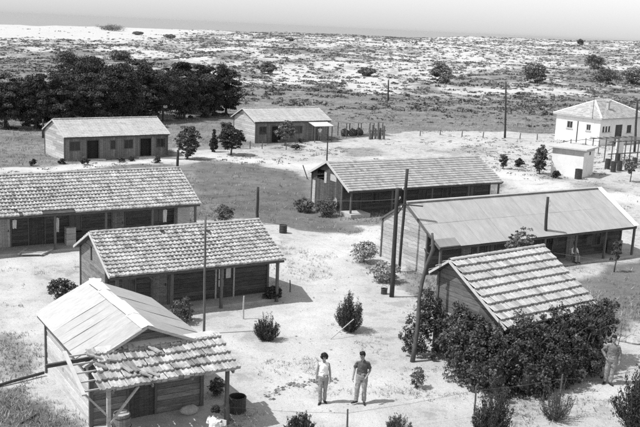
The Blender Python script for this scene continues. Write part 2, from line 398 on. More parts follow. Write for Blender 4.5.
# --- middle distance trees
px_tree(187,159,125,27, name='young_tree', label='round young tree right of the long cabin, beside the post', leaf=.17, nclump=170, nleaf=40, mleaf='leaf', z0f=.12, trunk=.1, crf=.1)
px_tree(214,152,127,11, name='conifer', label='small dark conifer between the two young round trees', leaf=.22, nclump=60, nleaf=40, shape='cone', mleaf='leafdark', z0f=.05, trunk=.08, cat='tree', crf=.12)
px_tree(231,155,126,27, name='young_tree', label='round dark tree on a bare trunk in front of the second cabin gable', leaf=.17, nclump=200, nleaf=44, mleaf='leafdark', z0f=.2, trunk=.1, crf=.09)
px_tree(226,140,121,12, name='young_tree', label='thin young tree half hidden behind the round dark tree', leaf=.22, nclump=30, nleaf=35, mleaf='leaf', z0f=.2, trunk=.07)
px_tree(285,146,120,22, name='young_tree', label='airy young tree before the front wall of the second cabin', leaf=.22, nclump=55, nleaf=26, mleaf='leafgrey', z0f=.15, trunk=.07, crf=.14)
px_tree(503,169,153,9, name='young_tree', label='smallest of the three young trees on the pale ground by the white shed', leaf=.18, nclump=26, nleaf=40, mleaf='leaf', z0f=.1, trunk=.05)
px_tree(519,167,158,9, name='bush', label='low round bush between the two young trees left of the shed', leaf=.18, nclump=22, nleaf=40, mleaf='leafdark', z0f=.02, trunk=.05, cat='bush')
px_tree(539,174,144,15, name='young_tree', label='feathery upright tree just left of the white shed', leaf=.2, nclump=130, nleaf=26, shape='flame', mleaf='leaf', z0f=.08, trunk=.07, crf=.13)
px_tree(518,284,226,34, name='young_tree', label='leafy tree growing between the long felt roofed hut and the vine covered hut', leaf=.11, nclump=110, nleaf=26, mleaf='leafgrey', z0f=.35, trunk=.05, crf=.09)
px_tree(614,272,238,13, name='sapling', label='thin sapling on the turf in front of the felt roofed hut porch', leaf=.13, nclump=26, nleaf=18, mleaf='leafdark', z0f=.3, trunk=.045, crf=.15, cat='tree')
px_tree(630,182,160,15, name='young_tree', label='sparse tree on the pale ground right of the white shed', leaf=.2, nclump=30, nleaf=16, mleaf='leafgrey', z0f=.3, trunk=.05, crf=.15)
# far bushes on the dunes
for (px,by,ty,w,lb) in [(440,83,60,30,'bare branched round bush at the dune edge, left of the far poles'),(535,83,60,30,'round bush at the foot of the dunes between the far poles and the house'),
    (594,69,52,26,'dark round bush on the dune slope above the row of bushes'),(580,45,37,8,'lone bush standing up on the dune skyline at the right'),
    (606,84,67,40,'left bush of the dark pair beyond the white house'),(636,84,66,36,'right bush of the dark pair beyond the white house, cut by the photo edge'),
    (268,74,60,20,'grey round bush at the dune edge right of the grove'),(367,76,66,22,'low wide bush at the dune edge in the middle of the photo'),
    (120,60,48,26,'pale bush on the dunes just above the grove'),(112,31,24.5,34,'dark mound of bushes on the skyline above the grove'),(138,35,30,14,'small flat bush on the bright sand just right of the skyline mound'),(170,38,33,14,'small bush at the lower rim of the bright sand above the grove'),(290,41,36,10,'tiny bush high on the dunes straight above the second cabin roof')]:
    px_tree(px,by,ty+2,w*.8, name='dune_bush', label=lb, leaf=.42, nclump=70, nleaf=55, mleaf='scrub', z0f=.0, trunk=.12, crf=.16, cat='bush')
# --- near shrubs built of upright sprays
def spray_bush(name, px, basey, topy, wpx, label, n=90, mleaf='leafdark', leaf=.07, flare=.5, cat='bush', droop=0., per=60):
    P = at(px, basey); h = ztop(px, topy, P.y)-P.z; w = wpx*P.y/FPX
    root = empty(name, P, 0, label, cat); st = MB(); parts = []
    for k in range(n):
        a = rng.uniform(0,6.283); q = math.sqrt(rng.uniform(0,1)); w_=w*(1+.16*math.sin(a*2+px)+.1*math.sin(a*5)); tx = math.cos(a)*q*w_/2; ty = math.sin(a)*q*w_/2
        hh = h*(1-.5*q**2.2)*rng.uniform(.55,1.05)*(1+.12*math.sin(a*3+px)); b = Vector((tx*flare*.5, ty*flare*.5, 0)); e = Vector((tx, ty, hh)); m = Vector((tx*.85, ty*.85, hh*.5))
        if k < 50: st.tube([b,m,e], [.012,.009,.004], 4)
        t = rng.uniform(.12,1,per)[:,None]
        B,Mm,E = map(np.array,(b,m,e)); pos = (1-t)**2*B+2*t*(1-t)*Mm+t*t*E
        pos = pos+rng.normal(size=(per,3))*.028; pos[:,2] = np.maximum(pos[:,2], .02)
        d = np.tile((E-Mm)/np.linalg.norm(E-Mm),(per,1))+rng.normal(size=(per,3))*.45
        parts.append(leafquads(pos, leaf*1.05, rng.uniform(.7,1.3)*rng.uniform(.75,1.25,per), dirs=d, asp=.3))
    V,F,T = merge(parts); npmesh('foliage', V, F, M[mleaf], root, T); st.build('stems', M['bark'], root); return root
spray_bush('shrub', 266, 340, 314, 26, 'smaller dark feathery shrub in the yard, left of the tall rounded one', 110)
spray_bush('shrub', 349, 331, 292, 29, 'tall rounded dark shrub in the yard with a stick leaning on it', 190)
spray_bush('shrub', 490, 440, 386, 44, 'upright spiky shrub at the bottom edge beside the fence post', 170, 'leafdark', .08, .4)
spray_bush('shrub', 554, 420, 381, 38, 'thin wispy shrub around the fence post near the bottom edge', 80, 'leaf', .07, .4, per=22)
spray_bush('shrub', 642, 432, 362, 62, 'large dark spiky shrub at the bottom right corner of the photo', 300, 'leafdark', .09, .5)
spray_bush('shrub', 300, 436, 413, 40, 'low tufts at the bottom edge below the woman in the white blouse', 60, 'leafdark', .08, .6)
spray_bush('shrub', 398, 436, 414, 30, 'sparse spiky plant at the bottom edge right of the short post', 50, 'leaf', .07, .5)
def round_bush(name, px, basey, topy, wpx, label, nc=60, nl=34, leaf=.09, m='leafdark', **k):
    return px_tree(px,basey,topy,wpx, name=name, label=label, leaf=leaf, nclump=nc, nleaf=nl, mleaf=m, z0f=0., trunk=.03, crf=.15, cat='bush', **k)
round_bush('bush', 62, 299, 279, 34, 'round dark bush on the pale ground left of the tile roofed hut')
round_bush('bush', 182, 322, 298, 30, 'leafy bush between the leaning hut and the tile roofed hut', m='leaf')
round_bush('bush', 417, 388, 366, 18, 'small leafy plant at the foot of the rough leaning pole', nc=80, nl=18, leaf=.06, m='leafgrey')
round_bush('bush', 325, 216, 199, 26, 'leafy bush at the open gable corner of the ribbed tile hut', m='leaf', leaf=.12)
round_bush('bush', 303, 212, 198, 22, 'bush left of the leafy one, on the weedy strip by the ribbed tile hut', m='leafgrey', leaf=.12)
round_bush('bush', 222, 222, 206, 26, 'weedy grey bush near the oil drum behind the tile roofed hut', m='leafgrey', leaf=.12, nc=40)
round_bush('bush', 364, 262, 240, 30, 'dry pale bush left of the felt roofed hut gable wall', m='dry', leaf=.12)
round_bush('bush', 385, 282, 262, 34, 'low dry bush along the foot of the felt roofed hut gable wall', m='dry', leaf=.12)
round_bush('bush', 272, 300, 286, 22, 'dark bush in the shade at the right end of the tile roofed hut', m='leafdark', leaf=.1)
round_bush('bush', 556, 178, 171, 10, 'dark round bush against the white shed wall', leaf=.14, nc=40)
round_bush('bush', 217, 395, 378, 20, 'dark weeds beside the porch of the leaning hut, behind the tub', m='leaf', nc=90, nl=20, leaf=.06)
# --- grass, weeds, scrub (uncountable)
def inview(x, y, pad=0): return (np.abs(x+ .0*y) < y*.36+2+pad)
def masks_at(x, y):
    d = np.zeros(x.shape); t = np.zeros(x.shape); wx = x+(fbm(x,y,2.5,3,21)-.5)*2.4; wy = y+(fbm(x,y,2.5,3,22)-.5)*2.4
    for p in DIRT: d = np.maximum(d, sstep(-.8,.8,inpoly(wx,wy,p)))
    for p,a in GRASS: t = np.maximum(t, a*sstep(-.6,1.2,inpoly(wx,wy,p)))
    return d*(1-t), t
def tufts(n, y0, y1, h, dens, nb, seed):
    y = np.exp(rng.uniform(math.log(y0), math.log(y1), n)); x = rng.uniform(-1,1,n)*(y*.37+2)
    d, t = masks_at(x, y); cl = fbm(x, y, 2.2, 4, seed)
    p = np.where(t > .15, (.55+t*.4)*np.where(y > 42, .22, 1), (1-d)*.9)+d*np.clip((cl-.6)*5, 0, .6)
    k = (rng.uniform(size=n) < p*dens); x = x[k]; y = y[k]; d = d[k]; n = len(x)
    P = np.stack([x,y,gz(x,y)],1); sc_ = rng.uniform(.5,1.5,n)*(1-.35*d)*h
    cen = np.repeat(P, nb, 0); L_ = np.repeat(sc_, nb)*rng.uniform(.6,1.2,n*nb)
    dr = rng.normal(size=(n*nb,3)); dr[:,2] = np.abs(dr[:,2])+.9; dr /= np.linalg.norm(dr,axis=1)[:,None]
    base = cen+rng.normal(size=(n*nb,3))*np.array([1,1,0])*L_[:,None]*.45
    e = np.cross(dr, rng.normal(size=(n*nb,3))); e /= np.linalg.norm(e,axis=1)[:,None]; e *= (L_*.07)[:,None]
    V = np.stack([base-e, base+e, base+dr*L_[:,None]],1).reshape(-1,3)
    return V, np.arange(len(V)).reshape(-1,3), np.repeat(rng.uniform(.45,1.35,n),nb)
V,F,T = tufts(60000, 19, 60, .17, .8, 6, 51); o = npmesh('grass', V, F, M['dry'], None, T); tag(o, 'dry grass tufts growing over the sandy yard between the huts', 'grass', kind='stuff')
V,F,T = tufts(60000, 60, 175, .2, .6, 5, 52); o = npmesh('meadow_grass', V, F, M['dry'], None, T); tag(o, 'taller dry grass and weeds of the meadow behind the huts', 'grass', kind='stuff')
# pebbles
n = 9000; y = np.exp(rng.uniform(math.log(19), math.log(70), n)); x = rng.uniform(-1,1,n)*(y*.37+2); d,t = masks_at(x,y); k = d > .4; x=x[k];y=y[k];n=len(x)
s = rng.uniform(.012,.04,n)*(.7+rng.uniform(size=n)**8*1.2)
oc = np.array([(1,0,0),(0,1,0),(-1,0,0),(0,-1,0),(0,0,.45)]); of = np.array([(0,1,4),(1,2,4),(2,3,4),(3,0,4)])
P = np.stack([x,y,gz(x,y)],1); V = (P[:,None,:]+oc[None]*s[:,None,None]*rng.uniform(.6,1.4,(n,5,1))).reshape(-1,3); F = (of[None]+(np.arange(n)*5)[:,None,None]).reshape(-1,3)
o = npmesh('pebbles', V, F, M['stone'], None, np.repeat(rng.uniform(.25,1.1,n),4)); tag(o, 'small stones and clods lying on the bare sandy yard', 'gravel', kind='stuff')
# eroded bank: dark clods and gravel along a little washed-out edge
V_=[];F_=[];T_=[]; pl_=wp([(268,398),(278,391),(290,384),(300,386),(312,380),(322,384),(337,378)])
for (a_,b__) in zip(pl_,pl_[1:]):
    for k in range(26):
        q=rng.uniform(); x_=a_[0]+(b__[0]-a_[0])*q+rng.normal()*.09; y_=a_[1]+(b__[1]-a_[1])*q+rng.normal()*.07; ss=rng.uniform(.025,.085); n0=len(V_)
        for o_ in oc: V_.append((x_+o_[0]*ss*rng.uniform(.6,1.4), y_+o_[1]*ss*rng.uniform(.6,1.4), float(gz(x_,y_))+o_[2]*ss*rng.uniform(.8,2)))
        F_ += [tuple(i_+n0 for i_ in f_) for f_ in of]; T_ += [rng.uniform(.15,.7)]*4
o = npmesh('clods', V_, F_, M['stone'], None, np.array(T_)); tag(o, 'ragged line of dark clods along the washed out edge behind the woman', 'rubble', kind='stuff')
# dune scrub
def scrub(n, y0, y1, pw, s0, s1, seed, strength):
    y = (rng.uniform(size=n)**pw)*(y1-y0)+y0; x = rng.uniform(-1,1,n)*(y*.40+10)
    m = sandmask(x, y); near = y < 200
    br = sstep(330, 380, y)*sstep(-35, -95, x+.02*(y-450))
    cl = fbm(x, y*.8, 3.0, 3, 35); mm_ = m/np.maximum(sstep(142,194,y),.01)
    p = strength*np.clip(1.05-mm_*.72,.3,1)*sstep(.36,.60,cl)*1.25*(1-br*.985)
    p = np.where(y > 560, p*1.0, p)
    k = rng.uniform(size=n) < p; x=x[k];y=y[k];n=len(x)
    r = rng.uniform(s0,s1,n)*(.6+.9*rng.uniform(size=n)**2)
    base = np.stack([x,y,gz(x,y)],1); nb = 14
    u = rng.normal(size=(n,nb,3)); u /= np.linalg.norm(u,axis=2)[:,:,None]; u[:,:,2] = np.abs(u[:,:,2])*.62
    cen = base[:,None,:]+u*r[:,None,None]*rng.uniform(.45,1,(n,nb,1))*np.array([1.25,1,.8])
    sz = np.repeat(r,nb)*.75
    d = rng.normal(size=(n*nb,3)); 
    V,F,T = leafquads(cen.reshape(-1,3), 1., np.repeat(rng.uniform(.6,1.5,n),nb)*rng.uniform(.8,1.2,n*nb), asp=.8)
    c4 = np.repeat(cen.reshape(-1,3),4,0); V = c4+(V-c4)*np.repeat(sz,4)[:,None]
    return V,F,T
V,F,T = scrub(120000, 140, 650, .8, .18, .62, 33, .8)
o = npmesh('dune_scrub', V, F, M['scrub'], None, T); tag(o, 'low dark scrub spread over the white sand dunes', 'scrub', kind='stuff')
# weeds dotted on the far meadow
V,F,T = scrub(9000, 118, 195, .8, .1, .34, 34, .6)
o = npmesh('meadow_weeds', V, F, M['scrub'], None, T); tag(o, 'low dark weeds dotted over the far meadow', 'weeds', kind='stuff')
nw = 5200; y = rng.uniform(56,122,nw); x = rng.uniform(-26,48,nw); d_,t_ = masks_at(x,y); cl = fbm(x,y,6,4,91)
k = (t_ < .3)&(d_ > .3)&(rng.uniform(size=nw) < sstep(.46,.62,cl))&(cl > .47); x=x[k]; y=y[k]; nw=len(x); r = rng.uniform(.08,.3,nw); nb_=14
u = rng.normal(size=(nw,nb_,3)); u /= np.linalg.norm(u,axis=2)[:,:,None]; u[:,:,2] = np.abs(u[:,:,2])*.5
cen = (np.stack([x,y,gz(x,y)],1)[:,None,:]+u*r[:,None,None]*np.array([1.5,1.2,.8])).reshape(-1,3)
V,F,T = leafquads(cen, .14, np.repeat(rng.uniform(.8,1.9,nw),nb_), asp=.5)
o = npmesh('rough_weeds', V, F, M['scrub'], None, T); tag(o, 'patchy grey weeds on the rough pale ground around the shed and back cabins', 'weeds', kind='stuff')
# ------------------------------------------------------------------ building helpers
def wall_boards(axis, c, s0, s1, zb, zt, bh=.19, th=.03, openings=(), vertical=False, jit=.006, tv=.25, gap=.012):
    """boards in the plane axis=c; zt a number or list of (s,z) giving the top line; openings (s0,s1,z0,z1)"""
    mb = MB()
    prof = [(s0,zt),(s1,zt)] if isinstance(zt,(int,float)) else zt
    def top(s):
        for (a,za),(b,zb_) in zip(prof,prof[1:]):
            if a-1e-6 <= s <= b+1e-6: return za+(zb_-za)*(s-a)/max(b-a,1e-6)
        return prof[-1][1]
    def rng_at(z):                                  # s-range where top >= z
        S = np.linspace(s0,s1,241); ok = [q for q in S if top(q) >= z-1e-6]
        return (ok[0],ok[-1]) if ok else None
    def put(a0,a1,b0,b1,z0,z1,t):
        o = rnd.uniform(-jit,jit)
        def P(s,z,k): return (s, c+k, z) if axis == 'v' else (c+k, s, z)
        mb.hexa([P(a0,z0,o),P(a1,z0,o),P(a1,z0,o+th),P(a0,z0,o+th),P(b0,z1,o),P(b1,z1,o),P(b1,z1,o+th),P(b0,z1,o+th)], t)
    if not vertical:
        zmax = max(z for _,z in prof); z = zb
        while z < zmax-.02:
            z1 = min(z+bh*rnd.uniform(.85,1.15), zmax-.001); r0 = rng_at(z); r1 = rng_at(z1-gap)
            if r0 is None: break
            if r1 is None: r1 = (sum(r0)/2-.01, sum(r0)/2+.01)
            segs = [(r0[0],r0[1],r1[0],r1[1])]
            for (q0,q1,oz0,oz1) in openings:
                zc = (z+z1)/2
                if not (oz0 < zc < oz1): continue
                ns = []
                for (a0,a1,b0,b1) in segs:
                    if q1 <= a0 or q0 >= a1: ns.append((a0,a1,b0,b1)); continue
                    if q0 > a0: ns.append((a0,q0,b0,q0))
                    if q1 < a1: ns.append((q1,a1,q1,b1))
                segs = ns
            tt = rnd.uniform(1-tv,1+tv)
            for sg in segs:
                a0,a1,b0,b1 = sg                 # butt joints in long boards
                if a1-a0 > 3.2:
                    m_ = a0+(a1-a0)*rnd.uniform(.35,.65)
                    put(a0,m_-.004,b0,m_-.004,z,z1-gap,tt); put(m_+.004,a1,m_+.004,b1,z,z1-gap,rnd.uniform(1-tv,1+tv))
                else: put(a0,a1,b0,b1,z,z1-gap,tt)
            z = z1
    else:
        s = s0
        while s < s1-.02:
            e = min(s+bh*rnd.uniform(.9,1.1), s1); segs = [(zb,None)]
            hit = [q for q in openings if q[0] < (s+e)/2 < q[1]]
            o = rnd.uniform(-jit,jit); tt = rnd.uniform(1-tv,1+tv); spans = [(zb,'top')]
            for q in hit:
                spans = [(zb,q[2]),(q[3],'top')] if q[2] > zb+.01 else [(q[3],'top')]
            for (z0,z1) in spans:
                za = top(s) if z1 == 'top' else z1; zc = top(e-gap) if z1 == 'top' else z1
                if max(za,zc) <= z0+.01: continue
                def P(s_,z_,k): return (s_, c+k, z_) if axis == 'v' else (c+k, s_, z_)
                mb.hexa([P(s,z0,o),P(e-gap,z0,o),P(e-gap,z0,o+th),P(s,z0,o+th),P(s,za,o),P(e-gap,zc,o),P(e-gap,zc,o+th),P(s,za,o+th)], tt)
            s = e
    return mb
def tile_plane(u0,u1,vr,zr,ve,ze,rows,tw,th=.035,rib=.022,tv=.22,miss=(),sag=.0,prof='roll',jit=1.):
    """overlapping tiles on the plane from ridge (vr,zr) to eave (ve,ze), every tile its own little slab"""
    mb = MB(); dv = ve-vr; dz = ze-zr; L_ = math.hypot(dv,dz); sv,sz = dv/L_,dz/L_; nv,nz = (-sz,sv) if sv > 0 else (sz,-sv)
    if nz < 0: nv,nz = -nv,-nz
    nc = max(1,round((u1-u0)/tw)); tw = (u1-u0)/nc; ex = L_/rows
    if prof == 'roll': cs = [(0,.2),(.12,1),(.3,1),(.42,.1),(.72,.0),(1,.2)]
    elif prof == 'rib': cs = [(0,.0),(.08,1),(.2,1),(.28,.0),(.5,.0),(.58,.8),(.68,.8),(.76,0),(1,0)]
    else: cs = [(0,.3),(.5,0),(1,.3)]
    colt = [rnd.uniform(.93,1.07) for _ in range(nc)]
    def sagf(u,l): return -sag*math.sin(math.pi*(u-u0)/(u1-u0))*math.sin(math.pi*min(1,l/L_)*.9)+ .006*jit*math.sin(u*1.7+l*2.1)
    for r in range(rows):
        rt = rnd.uniform(.95,1.05)
        for c in range(nc):
            if (r,c) in miss: continue
            j = rnd.uniform(-.008,.008)*jit; l0 = r*ex-.05; l1 = (r+1)*ex+rnd.uniform(-.01,.012)*jit; off = rnd.uniform(-.003,.006)*jit
            ua = u0+c*tw+j; V = []; n = len(cs)
            t = rnd.choice([1]*7+[1-tv*2])*rnd.uniform(1-tv,1+tv)*colt[c]*rt
            for (l,hh) in ((max(l0,0),.0),(l1,th)):
                for (q,k) in cs:
                    uu = ua+q*tw*1.0; h = hh+k*rib+off+sagf(uu,l)
                    V.append((uu, vr+sv*l+nv*h, zr+sz*l+nz*h))
            for (q,k) in cs:
                uu = ua+q*tw; h = -.012+off+sagf(uu,l1); V.append((uu, vr+sv*l1+nv*h, zr+sz*l1+nz*h))
            F = [(k,k+1,n+k+1,n+k) for k in range(n-1)]+[(n+k,n+k+1,2*n+k+1,2*n+k) for k in range(n-1)]
            mb.add(V,F,t)
    return mb
def deck(u0,u1,vr,zr,ve,ze,th=.03,drop=.02):
    mb = MB(); dv=ve-vr; dz=ze-zr; L_=math.hypot(dv,dz); nv,nz = -dz/L_,dv/L_
    if nz<0: nv,nz=-nv,-nz
    a = (vr-nv*drop, zr-nz*drop); b = (ve-nv*drop, ze-nz*drop); a2=(a[0]-nv*th,a[1]-nz*th); b2=(b[0]-nv*th,b[1]-nz*th)
    mb.hexa([(u0,*a2),(u1,*a2),(u1,*b2),(u0,*b2),(u0,*a),(u1,*a),(u1,*b),(u0,*b)]); return mb
def ridge_caps(u0,u1,v,z,r=.09,step=.34):
    mb = MB(); u = u0
    while u < u1-.05:
        e = min(u+step,u1); t = rnd.uniform(.75,1.15); n = 6; V=[]
        for (uu,rr) in ((u,r*.92),(e+.02,r*1.1)):
            for k in range(n+1): a = math.pi*k/n; V.append((uu, v+math.cos(a)*rr, z-.02+math.sin(a)*rr*.8+rnd.uniform(0,.006)))
        V2 = len(V); mb.add(V,[(k,k+1,n+1+k+1,n+1+k) for k in range(n)]+[tuple(n+1+k for k in range(n+1))],t); u = e
    return mb
def verge(u, pts, w=.05, h=.14, t=1.):
    mb = MB()
    for a,b in zip(pts,pts[1:]): mb.beam((u,a[0],a[1]),(u,b[0],b[1]),w,h,t)
    return mb
def window(parent, axis, c, s0, s1, z0, z1, out=-1, fm='trim', bars=(1,1), name='window', label=None, gm='glass'):
    """frame set in and proud of the wall; pane as sub-part"""
    mb = MB(); w = .06; d0,d1 = (c-.03,c+.05) if out < 0 else (c-.05,c+.03)
    def bx(m,a0,a1,b0,b1,k0,k1): m.box(a0,a1,k0,k1,b0,b1) if axis == 'v' else m.box(k0,k1,a0,a1,b0,b1)
    bx(mb,s0,s0+w,z0,z1,d0,d1); bx(mb,s1-w,s1,z0,z1,d0,d1); bx(mb,s0+w,s1-w,z0,z0+w,d0,d1); bx(mb,s0+w,s1-w,z1-w,z1,d0,d1)
    for k in range(bars[0]): q = s0+(s1-s0)*(k+1)/(bars[0]+1); bx(mb,q-.015,q+.015,z0+w,z1-w,d0+.012,d1-.012)
    f = mb.build(name, M[fm], parent)
    p = MB(); cc = (d0+d1)/2; bx(p,s0+w,s1-w,z0+w,z1-w,cc-.004,cc+.004); p.build('pane', M[gm], f)
    if parent.name.startswith('white_house'):
        sl=MB(); bx(sl,s0-.08,s1+.08,z0-.07,z0,c-.16,c+.0); sl.build('sill',M['trim'],f)
    if label: f['label'] = label
    return f
def door(parent, axis, c, s0, s1, z0, z1, m='wooddark', fm='post', out=-1, label=None, handle=True, rec=.02):
    mb = MB(); d0,d1 = (c+rec,c+rec+.04) if out < 0 else (c-rec-.04,c-rec); n = max(3,int((s1-s0)/.14))
    for k in range(n):
        a = s0+(s1-s0)*k/n+.003; b = s0+(s1-s0)*(k+1)/n-.003; t = rnd.uniform(.8,1.2)
        if axis == 'v': mb.box(a,b,d0,d1,z0,z1,t)
        else: mb.box(d0,d1,a,b,z0,z1,t)
    o = mb.build('door', M[m], parent)
    if label: o['label'] = label
    w = .07; f = MB(); e0,e1 = (c-.035,c+.03) if out < 0 else (c-.03,c+.035)
    for (a0,a1,b0,b1) in ((s0-w,s0,z0,z1),(s1,s1+w,z0,z1),(s0-w,s1+w,z1,z1+w)):
        if axis == 'v': f.box(a0,a1,e0,e1,b0,b1)
        else: f.box(e0,e1,a0,a1,b0,b1)
    f.build('door_frame', M[fm], o)
    if handle:
        h = MB(); q = s1-.12
        if axis == 'v': h.box(q,q+.03,d0-.04,d0,z0+.95,z0+1.07)
        else: h.box(d0-.04,d0,q,q+.03,z0+.95,z0+1.07)
        h.build('handle', M['metal'], o)
    return o
def posts(parent, us, v, ztop_, zb=-.3, w=.11, m='post'):
    for u in us:
        b = MB(); b.beam((u,v,zb),(u+rnd.uniform(-.02,.02),v,ztop_),w,w); b.build('porch_post', M[m], parent)
def hut(name, label, X0, Y0, yaw, L_, W1, W2, he, hr, hb, oe, og, ob, z0, cat='hut'):
    root = empty(name, (X0,Y0,z0), yaw, label, cat)
    d = dict(L=L_,W1=W1,W=W1+W2,he=he,hr=hr,hb=hb,oe=oe,og=og,ob=ob,root=root)
    # roof height along v
    def zr(v): return he+(hr-he)*v/W1 if v <= W1 else hr+(hb-hr)*(v-W1)/W2
    d['zr'] = zr; return d
def gable_prof(d, v0, v1, drop=.07): return [(v0,d['zr'](v0)-drop),(d['W1'],d['hr']-drop),(v1,d['zr'](v1)-drop)]
def shell(d, gm, fm, bh=.19, gvert=False, fopen=(), gopen=(), fvert=False, bm_=None, gl=None):
    """gable walls, back wall and front wall as parts; returns them"""
    r = d['root']; v0 = d['oe']; v1 = d['W']-d['ob']; u0 = d['og']; u1 = d['L']-d['og']
    a = wall_boards('u', u0, v0, v1, -.3, gable_prof(d,v0,v1), bh, .03, gopen, gvert).build('gable_wall', M[gm], r)
    b = wall_boards('u', u1-.03, v0, v1, -.3, gable_prof(d,v0,v1), bh, .03, (), gvert).build('gable_wall', M[gm], r)
    c = wall_boards('v', v1-.03, u0+.04, u1-.04, -.3, d['zr'](v1)-.07, bh, .03).build('back_wall', M[bm_ or fm], r)
    f = wall_boards('v', v0, u0+.04, u1-.04, -.3, d['zr'](v0)-.07, bh, .03, fopen, fvert).build('front_wall', M[fm], r)
    for (u,v) in ((u0+.0,v0),(u0,v1),(u1,v0),(u1,v1)):
        cn = MB(); cn.box(u-.05,u+.05,v-.05,v+.05,-.3,d['zr'](v)-.09); cn.build('corner_post', M['post'], r)
    i = MB(); i.box(u0+.05,u1-.05,v0+.35,v0+.38,-.2,d['he']-.1,.5) ; i.build('dark_backing', M['dark'], r)   # near-black sheet stands in for the unlit room behind the openings
    return a,b,c,f
def tiled_roof(d, rows, tw, m='tile', rib=.022, th=.035, prof='roll', tv=.22, missf=(), sag=0., jit=1., vt=1., vm='trim', caps=True, rowsb=None, bar=.14):
    r = d['root']; L_=d['L']; W1=d['W1']; W=d['W']
    rf = tile_plane(0,L_,W1,d['hr'],0,d['he'],rows,tw,th,rib,tv,missf,sag,prof,jit).build('roof', M[m], r)
    tile_plane(0,L_,W1,d['hr'],W,d['hb'],rowsb or max(3,round(rows*(W-W1)/W1)),tw,th,rib,tv,(),0,prof,jit).build('back_roof', M[m], r)
    dk = deck(.02,L_-.02,W1,d['hr'],.04,d['he']+(d['hr']-d['he'])*.04/W1,.03,.012); dk.build('roof_boards', M['wooddark'], rf)
    deck(.02,L_-.02,W1,d['hr'],W-.04,d['hb'],.03,.012).build('roof_boards', M['wooddark'], rf)
    for u in (-.028,L_+.028): verge(u,[(0,d['he']-.02),(W1,d['hr']-.02),(W,d['hb']-.02)],.05,bar).build('bargeboard', M[vm], rf)
    if caps: ridge_caps(0,L_,W1,d['hr']+.035).build('ridge_tiles', M[m], rf)
    f = MB(); f.beam((.03,.06,d['he']-.09),(L_-.03,.06,d['he']-.09),.05,.1); f.build('eave_beam', M['wooddark'], rf)
    return rf
def floor_slab(d, u0,u1,v0,v1,z=.12,m='concrete', name='porch_floor'):
    b = MB(); b.box(u0,u1,v0,v1,-.4,z); return b.build(name, M[m], d['root'])
# ------------------------------------------------------------------ back left cabin
d = hut('timber_cabin','long pale roofed cabin before the dark grove, with two dark doorways', -22.28,77.94,.629,10.03,2.86,2.66,2.1,3.36,2.2,.3,.12,.29,-.68,'cabin')
fo = [(.55,1.55,.85,1.7),(2.1,3.3,-.2,1.75),(4.3,4.85,.85,1.7),(5.6,6.5,.85,1.7),(7.1,8.3,-.2,1.75),(8.8,9.6,.85,1.7)]
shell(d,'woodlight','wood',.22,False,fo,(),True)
for q in (0,2,3,5): window(d['root'],'v',.3,*fo[q],bars=(1,0),fm='post')
for q in (1,4):
    o = door(d['root'],'v',.3,fo[q][0]+.05,fo[q][1]-.05,-.1,1.72,'dark','post',rec=.2)  # near-black panel in place of a leaf, open doorway's shade as colour
tiled_roof(d,12,.25,'tile2',.01,.012,tv=.05,caps=True,bar=.1)
b = MB()
for u in (2.7,7.7): b.box(u-.9,u+.9,-.5,.25,-.3,.1)
b.build('doorstep', M['concrete'], d['root'])
b = MB(); b.box(-.02,10.0,.25,.33,-.4,.12,.5); b.build('plinth', M['concrete'], d['root'])
# ------------------------------------------------------------------ back middle cabin
d = hut('timber_cabin','smaller pale roofed cabin at the meadow edge with a little awning over its door', -7.17,94.92,.588,9.58,2.87,2.53,2.27,3.42,2.26,.25,.21,.3,-.57,'cabin')
fo = [(.6,1.5,.9,1.75),(2.1,3.3,-.2,1.8),(5.1,6.0,.9,1.75),(7.4,8.4,-.2,1.85)]
shell(d,'woodlight','wood',.22,False,fo,(),True)
for q in (0,2): window(d['root'],'v',.25,*fo[q],bars=(1,0),fm='post')
for q in (1,3): door(d['root'],'v',.25,fo[q][0]+.05,fo[q][1]-.05,-.1,1.72,'dark' if q==1 else 'wood','post',rec=.2)  # first one is a near-black panel standing in for doorway shade
tiled_roof(d,12,.25,'tile2',.01,.012,tv=.05,bar=.1)
aw = MB(); aw.hexa([(6.6,-1.3,1.78),(9.0,-1.3,1.78),(9.0,.3,2.15),(6.6,.3,2.15),(6.6,-1.3,1.83),(9.0,-1.3,1.83),(9.0,.3,2.2),(6.6,.3,2.2)]); a_ = aw.build('awning', M['pale'], d['root'])
for u in (6.7,8.9):
    b = MB(); b.beam((u,-1.2,-.3),(u,-1.2,1.78),.08); b.build('awning_post', M['post'], a_)
b = MB(); b.box(6.5,9.1,-1.3,.2,-.3,.08); b.build('doorstep', M['concrete'], d['root'])
# ------------------------------------------------------------------ long tiled hut at left
d = hut('long_hut','long barrack hut with a weathered tile roof, cut by the left edge', -23.76,39.69,.55,20.,3.25,3.,2.05,3.59,2.6,1.5,.2,.2,-.3)
fo = [(9.1,9.95,-.2,1.75),(10.9,11.7,-.2,1.75),(13.0,13.7,.7,1.6),(15.4,16.1,-.2,1.75),(17.7,18.5,.8,1.6),(6.4,7.2,.8,1.6)]
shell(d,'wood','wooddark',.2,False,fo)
door(d['root'],'v',1.5,9.1,9.95,-.05,1.75,'woodlight','post',label='pale plank door near the left edge of the photo')
door(d['root'],'v',1.5,10.9,11.7,-.05,1.75,'wooddark','post'); door(d['root'],'v',1.5,15.4,16.1,-.05,1.75,'wood','post')
for q in (2,4,5): window(d['root'],'v',1.5,*fo[q],fm='post')
miss = set([(11,c) for c in range(59,68)]); miss |= {(11,53),(10,52)}
tiled_roof(d,12,.19,'tile',.036,.065,tv=.17,missf=miss,sag=.05,bar=.1)
posts(d['root'],[.35,3.2,6.0,8.6,11.9,14.6,17.2,19.75],.14,1.98)
floor_slab(d,-.1,20,.05,1.55,.1)
b = MB(); b.box(19.0,19.75,.9,1.45,.1,1.75); b.build('partition', M['woodlight'], d['root'])
Dl = d
